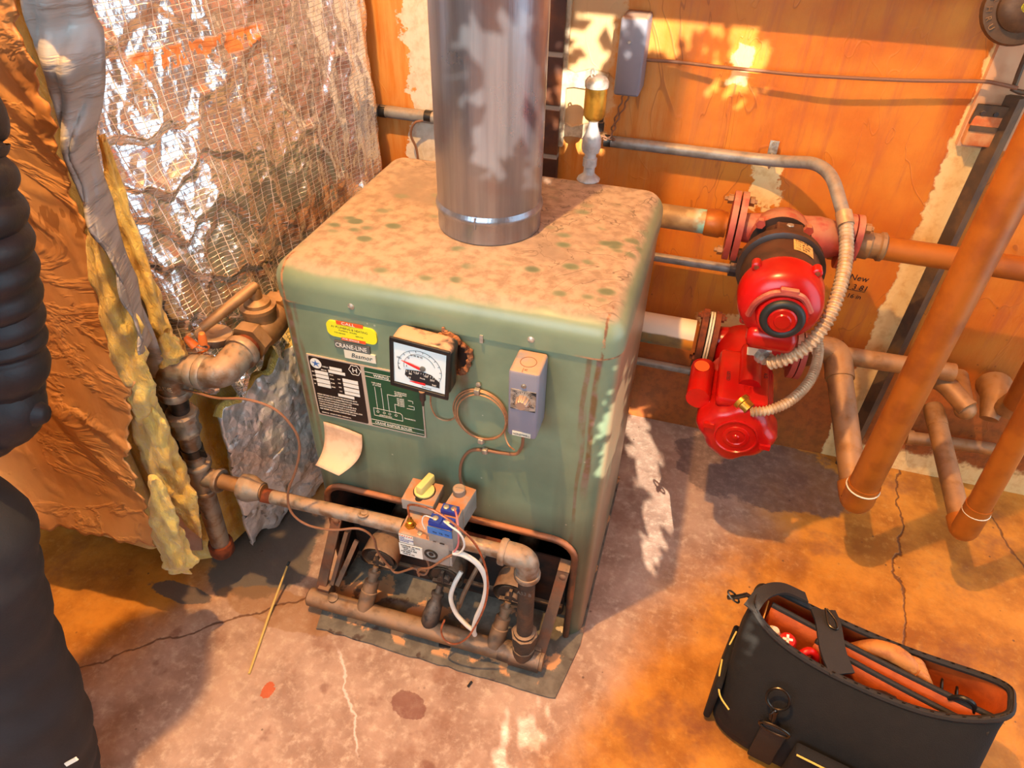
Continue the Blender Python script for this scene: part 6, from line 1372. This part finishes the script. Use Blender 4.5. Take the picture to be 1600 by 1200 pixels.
# tools, each a thing of its own
def tool(o, lb, cat, g=None): return tag(o, lb, cat, g)
sd = thing('screwdriver', 'red screwdriver handle with a white cross on its end, in the bag', 'screwdriver', bp(-0.150, 0.012, 0.05))
q = bp(-0.150, 0.012, 0.255); dv = V((-0.15, -0.25, 1)).normalized()
b = MB(); b.lathe(q-dv*0.10, dv, [(0, 0.010), (0.02, 0.015), (0.085, 0.019), (0.105, 0.019), (0.114, 0.015), (0.117, 0.004)], 20); b.build('handle', m_toolred, sd)
b = MB(); b.lathe(q-dv*0.19, dv, [(0, 0.003), (0.09, 0.003)], 8); b.build('blade', m_zinc, sd)
u_, v_, _ = frame(dv); b = MB(); b.box(q+dv*0.0172, (0.020, 0.005, 0.0016), (u_, v_, dv)); b.box(q+dv*0.0172, (0.005, 0.020, 0.0016), (u_, v_, dv)); b.build('cross_mark', m_white, sd, smooth=0)
pl_ = thing('pliers', 'red handled pliers bent in a loop beside the cross marked screwdriver', 'pliers', bp(-0.105, -0.052, 0.05))
b = MB(); b.tube(catmull([bp(-0.125, -0.012, 0.20), bp(-0.120, -0.006, 0.252), bp(-0.106, 0.006, 0.266), bp(-0.090, 0.010, 0.250), bp(-0.085, 0.006, 0.20)], 8), 0.0085, 12); b.build('handle', m_toolred, pl_)
b = MB(); b.tube([bp(-0.123, -0.011, 0.205), bp(-0.105, 0.0, 0.08)], 0.007, 8); b.tube([bp(-0.086, 0.006, 0.205), bp(-0.103, 0.0, 0.08)], 0.007, 8); b.build('jaw', m_gun, pl_)
b = MB(); q = bp(-0.180, 0.024, 0.25); d2 = V((0.3, 0.1, 1)).normalized(); b.lathe(q-d2*0.16, d2, [(0, 0.008), (0.12, 0.009), (0.14, 0.013), (0.165, 0.014), (0.172, 0.008)], 16); tool(b.build('chisel', m_ivory, None), 'cream knobbed tool standing at the far left inside the bag', 'hand tool')
b = MB(); b.box(bp(-0.208, 0.05, 0.22), (0.003, 0.05, 0.12), (BA, BB, (0, 0, 1)), 0.001); tool(b.build('card', M('orange_card', S(226, 150, 60), 0.6), None), 'yellow orange card standing inside the left end of the bag', 'card')
gl = thing('work_glove', 'tan leather work glove lying in the back compartment of the bag', 'glove', bp(0.03, 0.045, 0.16))
def blob(path, rad, n=14):
    b = MB(); c = catmull(path, 6); b.tube(c, [float(np.interp(i/(len(c)-1), np.linspace(0, 1, len(rad)), rad)) for i in range(len(c))], n); return b
blob([bp(-0.03, 0.084, 0.225), bp(0.01, 0.082, 0.262), bp(0.05, 0.078, 0.274), bp(0.085, 0.072, 0.262), bp(0.10, 0.068, 0.23)], [0.008, 0.018, 0.020, 0.017, 0.010]).build('palm', m_wood, gl, smooth=80)
for k in range(4): blob([bp(0.07+0.008*k, 0.085-0.007*k, 0.268), bp(0.095+0.006*k, 0.083-0.007*k, 0.274-0.004*k), bp(0.112+0.004*k, 0.080-0.007*k, 0.252)], [0.009, 0.008, 0.006], 10).build('finger', m_wood, gl, smooth=80)
for k, (a, bb) in enumerate(((0.145, 0.064), (0.172, 0.060))):
    b = MB(); b.torus(bp(a, bb, 0.25), BA+V((0, 0, 0.3)), 0.018, 0.0025, 24, 8); tool(b.build('hose_clamp', m_gun, None), ('metal hose clamp nearer the glove in the bag', 'second metal hose clamp farther right behind the glove')[k], 'clamp', 'hose clamps in the bag')
b = MB(); b.lathe(bp(-0.02, -0.012, 0.195), BA*0.9+V((0, 0, 0.4)), [(0, 0.018), (0.02, 0.026), (0.08, 0.026), (0.10, 0.020), (0.105, 0.01)], 18); tool(b.build('flashlight', m_black, None), 'black round flashlight in the front compartment of the bag', 'flashlight')

# ------------------------------------------------------------------ rod on the floor
b = MB(); b.tube([U(449, 884, 'z', 0.06), U(420, 962, 'z', 0.006), U(389, 1053, 'z', 0.004)], [0.0025, 0.0034, 0.0030], 8)
rod = thing('thin_rod', 'thin pale rod lying on the floor in front of the tank', 'rod', U(420, 962, 'z', 0)); b.build('rod_shaft', M('pale_rod', S(206, 176, 100), 0.5), rod)
b = MB(); p0, p1 = U(449, 884, 'z', 0.06), U(451, 880, 'z', 0.065); b.tube([p0, p0+(p1-p0).normalized()*0.012], 0.0034, 8); b.build('burnt_tip', m_black, rod)
b = MB(); c = U(695, 1008, 'z', 0.008); b.box(c, (0.030, 0.012, 0.008), ((1, 0.1, 0), (-0.1, 1, 0), (0, 0, 1)), 0.003); tag(b.build('debris_bit', m_black, None), 'small black scrap on the board in front of the manifold', 'scrap')
b = MB(); b.tube([U(731, 1073, 'z', 0.004), U(737, 1065, 'z', 0.004)], 0.003, 8); tag(b.build('debris_bit', m_black, None), 'tiny black stub on the bare floor beyond the board', 'scrap')
cr_ = M('crumbled_mortar', S(226, 206, 170), 0.9, 0, bump=0.6, bscale=60, c2=S(206, 180, 140)); b = MB(); c = U(882, 985, 'z', 0.008)
for k in range(5): b.ball(c+V((0.007*(k-2), 0.004*math.sin(k*2.2), 0)), 0.008, (1.2, 0.8, 0.6), 8)
tag(b.build('mortar_crumb', cr_, None), 'pale mortar crumb at the boiler front right foot', 'crumb')

# ------------------------------------------------------------------ person at the left edge
def skin_mesh(name, verts, edges, radii, m, parent, levels=2, root=0):
    me = bpy.data.meshes.new(name); loc = V(parent.location) if parent else V((0, 0, 0))
    me.from_pydata([tuple(V(v)-loc) for v in verts], edges, [])
    o = bpy.data.objects.new(name, me); COL.objects.link(o)
    if parent: o.parent = parent
    sk = o.modifiers.new('skin', 'SKIN'); sk.use_smooth_shade = True
    if not me.skin_vertices: me.attributes.new('x', 'FLOAT', 'POINT')
    for i, v in enumerate(me.skin_vertices[0].data):
        r = radii[i]; v.radius = r if isinstance(r, tuple) else (r, r); v.use_root = (i == root)
    sb_ = o.modifiers.new('sub', 'SUBSURF'); sb_.levels = levels; sb_.render_levels = levels
    bpy.context.view_layer.update()
    dg = bpy.context.evaluated_depsgraph_get(); m2 = bpy.data.meshes.new_from_object(o.evaluated_get(dg))
    o.modifiers.clear(); o.data = m2; bpy.data.meshes.remove(me); m2.materials.clear(); m2.materials.append(m)
    for f in m2.polygons: f.use_smooth = True
    return o
PX, PYY = -0.35, -0.66
person = thing('person', 'person in a navy puffer jacket and black trousers cropped at the left edge', 'person', (PX, PYY, 0))
sh_r = V((PX+0.21, PYY-0.0, 1.42)); 
arm_edge = [(-60, 60), (-25, 150), (2, 235), (30, 320), (52, 420), (66, 520), (70, 570), (58, 612), (62, 640), (44, 672), (38, 720)]
ax_r = V((CM[0][0], CM[1][0], CM[2][0]))
arm = [U(x, y, 'y', -0.36-0.012*i)-ax_r*(0.084-0.0022*i) for i, (x, y) in enumerate(arm_edge)]
# body: pelvis root, spine, neck, head, arms with hands, legs with feet
hipz = 0.93
Vt = [(PX, PYY, hipz), (PX, PYY, 1.08), (PX, PYY+0.01, 1.26), (PX, PYY+0.02, 1.40), (PX, PYY+0.03, 1.50), (PX, PYY+0.05, 1.60), (PX, PYY+0.06, 1.70),
      (PX+0.10, PYY, 0.90), (PX+0.10, PYY+0.01, 0.50), (PX+0.07, PYY-0.04, 0.10), (PX-0.04, PYY-0.02, 0.045),
      (PX-0.10, PYY, 0.90), (PX-0.12, PYY+0.02, 0.50), (PX-0.13, PYY-0.03, 0.10), (PX-0.24, PYY+0.0, 0.045),
      (PX+0.17, PYY+0.01, 1.38), tuple(arm[2]), tuple(arm[6]), tuple(arm[8]+V((-0.06, -0.02, -0.02))),
      (PX-0.17, PYY+0.01, 1.38), (PX-0.25, PYY+0.0, 1.10), (PX-0.22, PYY+0.14, 0.90), (PX-0.17, PYY+0.24, 0.88)]
Ed = [(0, 1), (1, 2), (2, 3), (3, 4), (4, 5), (5, 6), (0, 7), (7, 8), (8, 9), (9, 10), (0, 11), (11, 12), (12, 13), (13, 14), (3, 15), (15, 16), (16, 17), (17, 18), (3, 19), (19, 20), (20, 21), (21, 22)]
Rr = [(0.15, 0.11), (0.13, 0.10), (0.155, 0.11), (0.13, 0.09), 0.055, (0.075, 0.09), (0.065, 0.08), 0.085, 0.055, 0.040, 0.035, 0.085, 0.055, 0.040, 0.035, 0.055, 0.042, 0.036, 0.028, 0.055, 0.042, 0.036, 0.028]
skin_mesh('body', Vt, Ed, Rr, m_skin, person)
hd = V((PX, PYY+0.07, 1.63))
b = MB(); b.ball(hd+V((0, -0.015, 0.035)), 0.105, (0.86, 1.0, 0.98), 24); b.build('hair', m_hair, person, smooth=80)
for s in (-1, 1):
    b = MB(); b.ball(hd+V((s*0.032, 0.085, -0.005)), 0.012, (1, 0.6, 0.7), 12); b.build('eye', m_white, person)
    b = MB(); b.ball(hd+V((s*0.082, 0.0, -0.01)), 0.028, (0.35, 0.7, 1), 12); b.build('ear', m_skin, person)
b = MB(); b.tube([hd+V((0, 0.086, 0.01)), hd+V((0, 0.108, -0.025)), hd+V((0, 0.09, -0.035))], [0.008, 0.013, 0.009], 10); b.build('nose', m_skin, person)
b = MB(); b.tube(catmull([hd+V((-0.025, 0.080, -0.062)), hd+V((0, 0.092, -0.066)), hd+V((0.025, 0.080, -0.062))], 5), 0.005, 8); b.build('mouth', M('lips', S(170, 100, 90), 0.5), person)
def hand(w_, d, side, nm):
    d = V(d).normalized(); sd_ = V(side).normalized(); nr_ = d.cross(sd_)
    vs = [w_, w_+d*0.045, w_+d*0.085]; es = [(0, 1), (1, 2)]; rr_ = [(0.030, 0.020), (0.040, 0.016), (0.038, 0.013)]
    for i, (off, L) in enumerate(((-0.030, 0.062), (-0.010, 0.072), (0.010, 0.068), (0.029, 0.054))):
        k = len(vs); bsp = w_+d*0.088+sd_*off; vs += [bsp, bsp+d*L*0.5+nr_*0.006, bsp+d*L*0.85+nr_*0.022]; es += [(2, k), (k, k+1), (k+1, k+2)]; rr_ += [0.0095, 0.0085, 0.007]
    k = len(vs); vs += [w_+d*0.035-sd_*0.040, w_+d*0.065-sd_*0.058+nr_*0.012, w_+d*0.09-sd_*0.056+nr_*0.022]; es += [(1, k), (k, k+1), (k+1, k+2)]; rr_ += [0.012, 0.010, 0.008]
    return skin_mesh(nm, vs, es, rr_, m_skin, person)
hand(arm[8]+V((-0.07, -0.03, -0.02)), (-1, -0.25, -0.3), (0.1, -0.3, 1), 'hand'); hand(V((PX-0.165, PYY+0.25, 0.88)), (0.2, 0.8, -0.5), (0.9, 0, 0.3), 'hand')
# puffer sleeve: quilted ribs along the arm down to a cuff
def puff(path, r0, r1, pitch, amp, flat=1.0):
    c = catmull(path, 14); L = [0]
    for p, q in zip(c, c[1:]): L.append(L[-1]+(q-p).length)
    rr = []
    for s in L: rr.append((r0+(r1-r0)*s/L[-1])*(1-amp+amp*abs(math.sin(math.pi*s/pitch))**0.6))
    return MB().tube(c, rr, 26)
puff([V((PX+0.15, PYY+0.005, 1.42))]+[sh_r.lerp(arm[1], 0.6)]+arm[1:6]+[arm[6], arm[7]+V((0.0, 0, 0)), arm[8], arm[8]+V((-0.05, -0.02, -0.02))], 0.088, 0.062, 0.034, 0.14).build('jacket_sleeve', m_jacket, person, smooth=70)
b = MB(); q = arm[8]; b.tube([q-ax_r*0.02, q+ax_r*0.035+V((0, 0, -0.004)), q+ax_r*0.072+V((0, 0, -0.008))], [0.05, 0.032, 0.012], 16); b.build('sleeve_fold', m_jacket, person, smooth=70)
puff([V((PX-0.15, PYY+0.005, 1.42)), V((PX-0.22, PYY, 1.28)), V((PX-0.255, PYY, 1.10)), V((PX-0.24, PYY+0.08, 0.97)), V((PX-0.215, PYY+0.17, 0.90))], 0.088, 0.062, 0.045, 0.14).build('jacket_sleeve', m_jacket, person, smooth=70)
rows = []
for k in range(60):
    t = k/59; z = 0.84+t*0.67; w_ = 0.175+0.025*math.sin(t*2.6)-0.06*max(0, t-0.82)/0.18; d_ = w_*0.74
    if t > 0.9: w_ *= 1-(t-0.9)*4.5; d_ *= 1-(t-0.9)*4.0
    q = 1-0.08+0.08*abs(math.sin(math.pi*z/0.048))**0.6
    rows.append([(PX+w_*q*math.cos(2*math.pi*i/36), PYY+0.005+d_*q*math.sin(2*math.pi*i/36), z) for i in range(36)])
b = MB(); b.rings(rows); b.build('jacket_body', m_jacket, person, smooth=70)
# trousers follow the legs
leg_edge = [(-30, 800), (12, 822), (34, 850), (44, 900), (56, 950), (74, 1010), (96, 1060), (120, 1110), (137, 1150), (142, 1185), (130, 1230), (120, 1290)]
leg = [U(x, y, 'y', -0.54-0.009*i)-ax_r*0.092 for i, (x, y) in enumerate(leg_edge)]
hipR = V((PX-0.02, PYY, 0.95))
c_ = catmull([V((PX+0.09, PYY, 0.95))]+leg[1:10:2]+[V((leg[9].x-0.01, leg[9].y-0.01, 0.09))], 8); nl = len(c_)
b = MB(); b.tube(c_, [float(np.interp(i/(nl-1), [0, .2, .5, .75, .9, 1], [0.098, 0.094, 0.094, 0.092, 0.086, 0.082]))*(1+0.03*math.sin(i*1.3)) for i in range(nl)], 26)
b.tube(catmull([V((PX-0.09, PYY, 0.95)), V((PX-0.11, PYY+0.01, 0.70)), V((PX-0.12, PYY+0.02, 0.48)), V((PX-0.13, PYY-0.02, 0.25)), V((PX-0.13, PYY-0.03, 0.08))], 10), 0.092, 26)
b.ball(V((PX-0.06, PYY, 0.93)), 0.13, (1.1, 0.85, 0.75), 24); b.build('trousers', m_trouser, person, smooth=80)
b = MB(); q = U(115, 1190, 'y', -0.66); b.bar(q-ax_r*0.018+V((0, 0, -0.012)), q+ax_r*0.010+V((0, 0, 0.012)), 0.007, 0.003, (0, -1, 0.3)); b.build('reflective_strip', m_white, person)
for x, y in ((PX+0.07, PYY-0.05), (PX-0.13, PYY-0.03)):
    b = MB(); c = catmull([V((x+0.07, y-0.012, 0.045)), V((x, y, 0.055)), V((x-0.10, y+0.012, 0.050)), V((x-0.19, y+0.03, 0.036))], 6); b.tube(c, [float(np.interp(i/(len(c)-1), [0, .3, .7, 1], [0.038, 0.047, 0.047, 0.030])) for i in range(len(c))], 18); b.build('boot', m_boot, person, smooth=70)
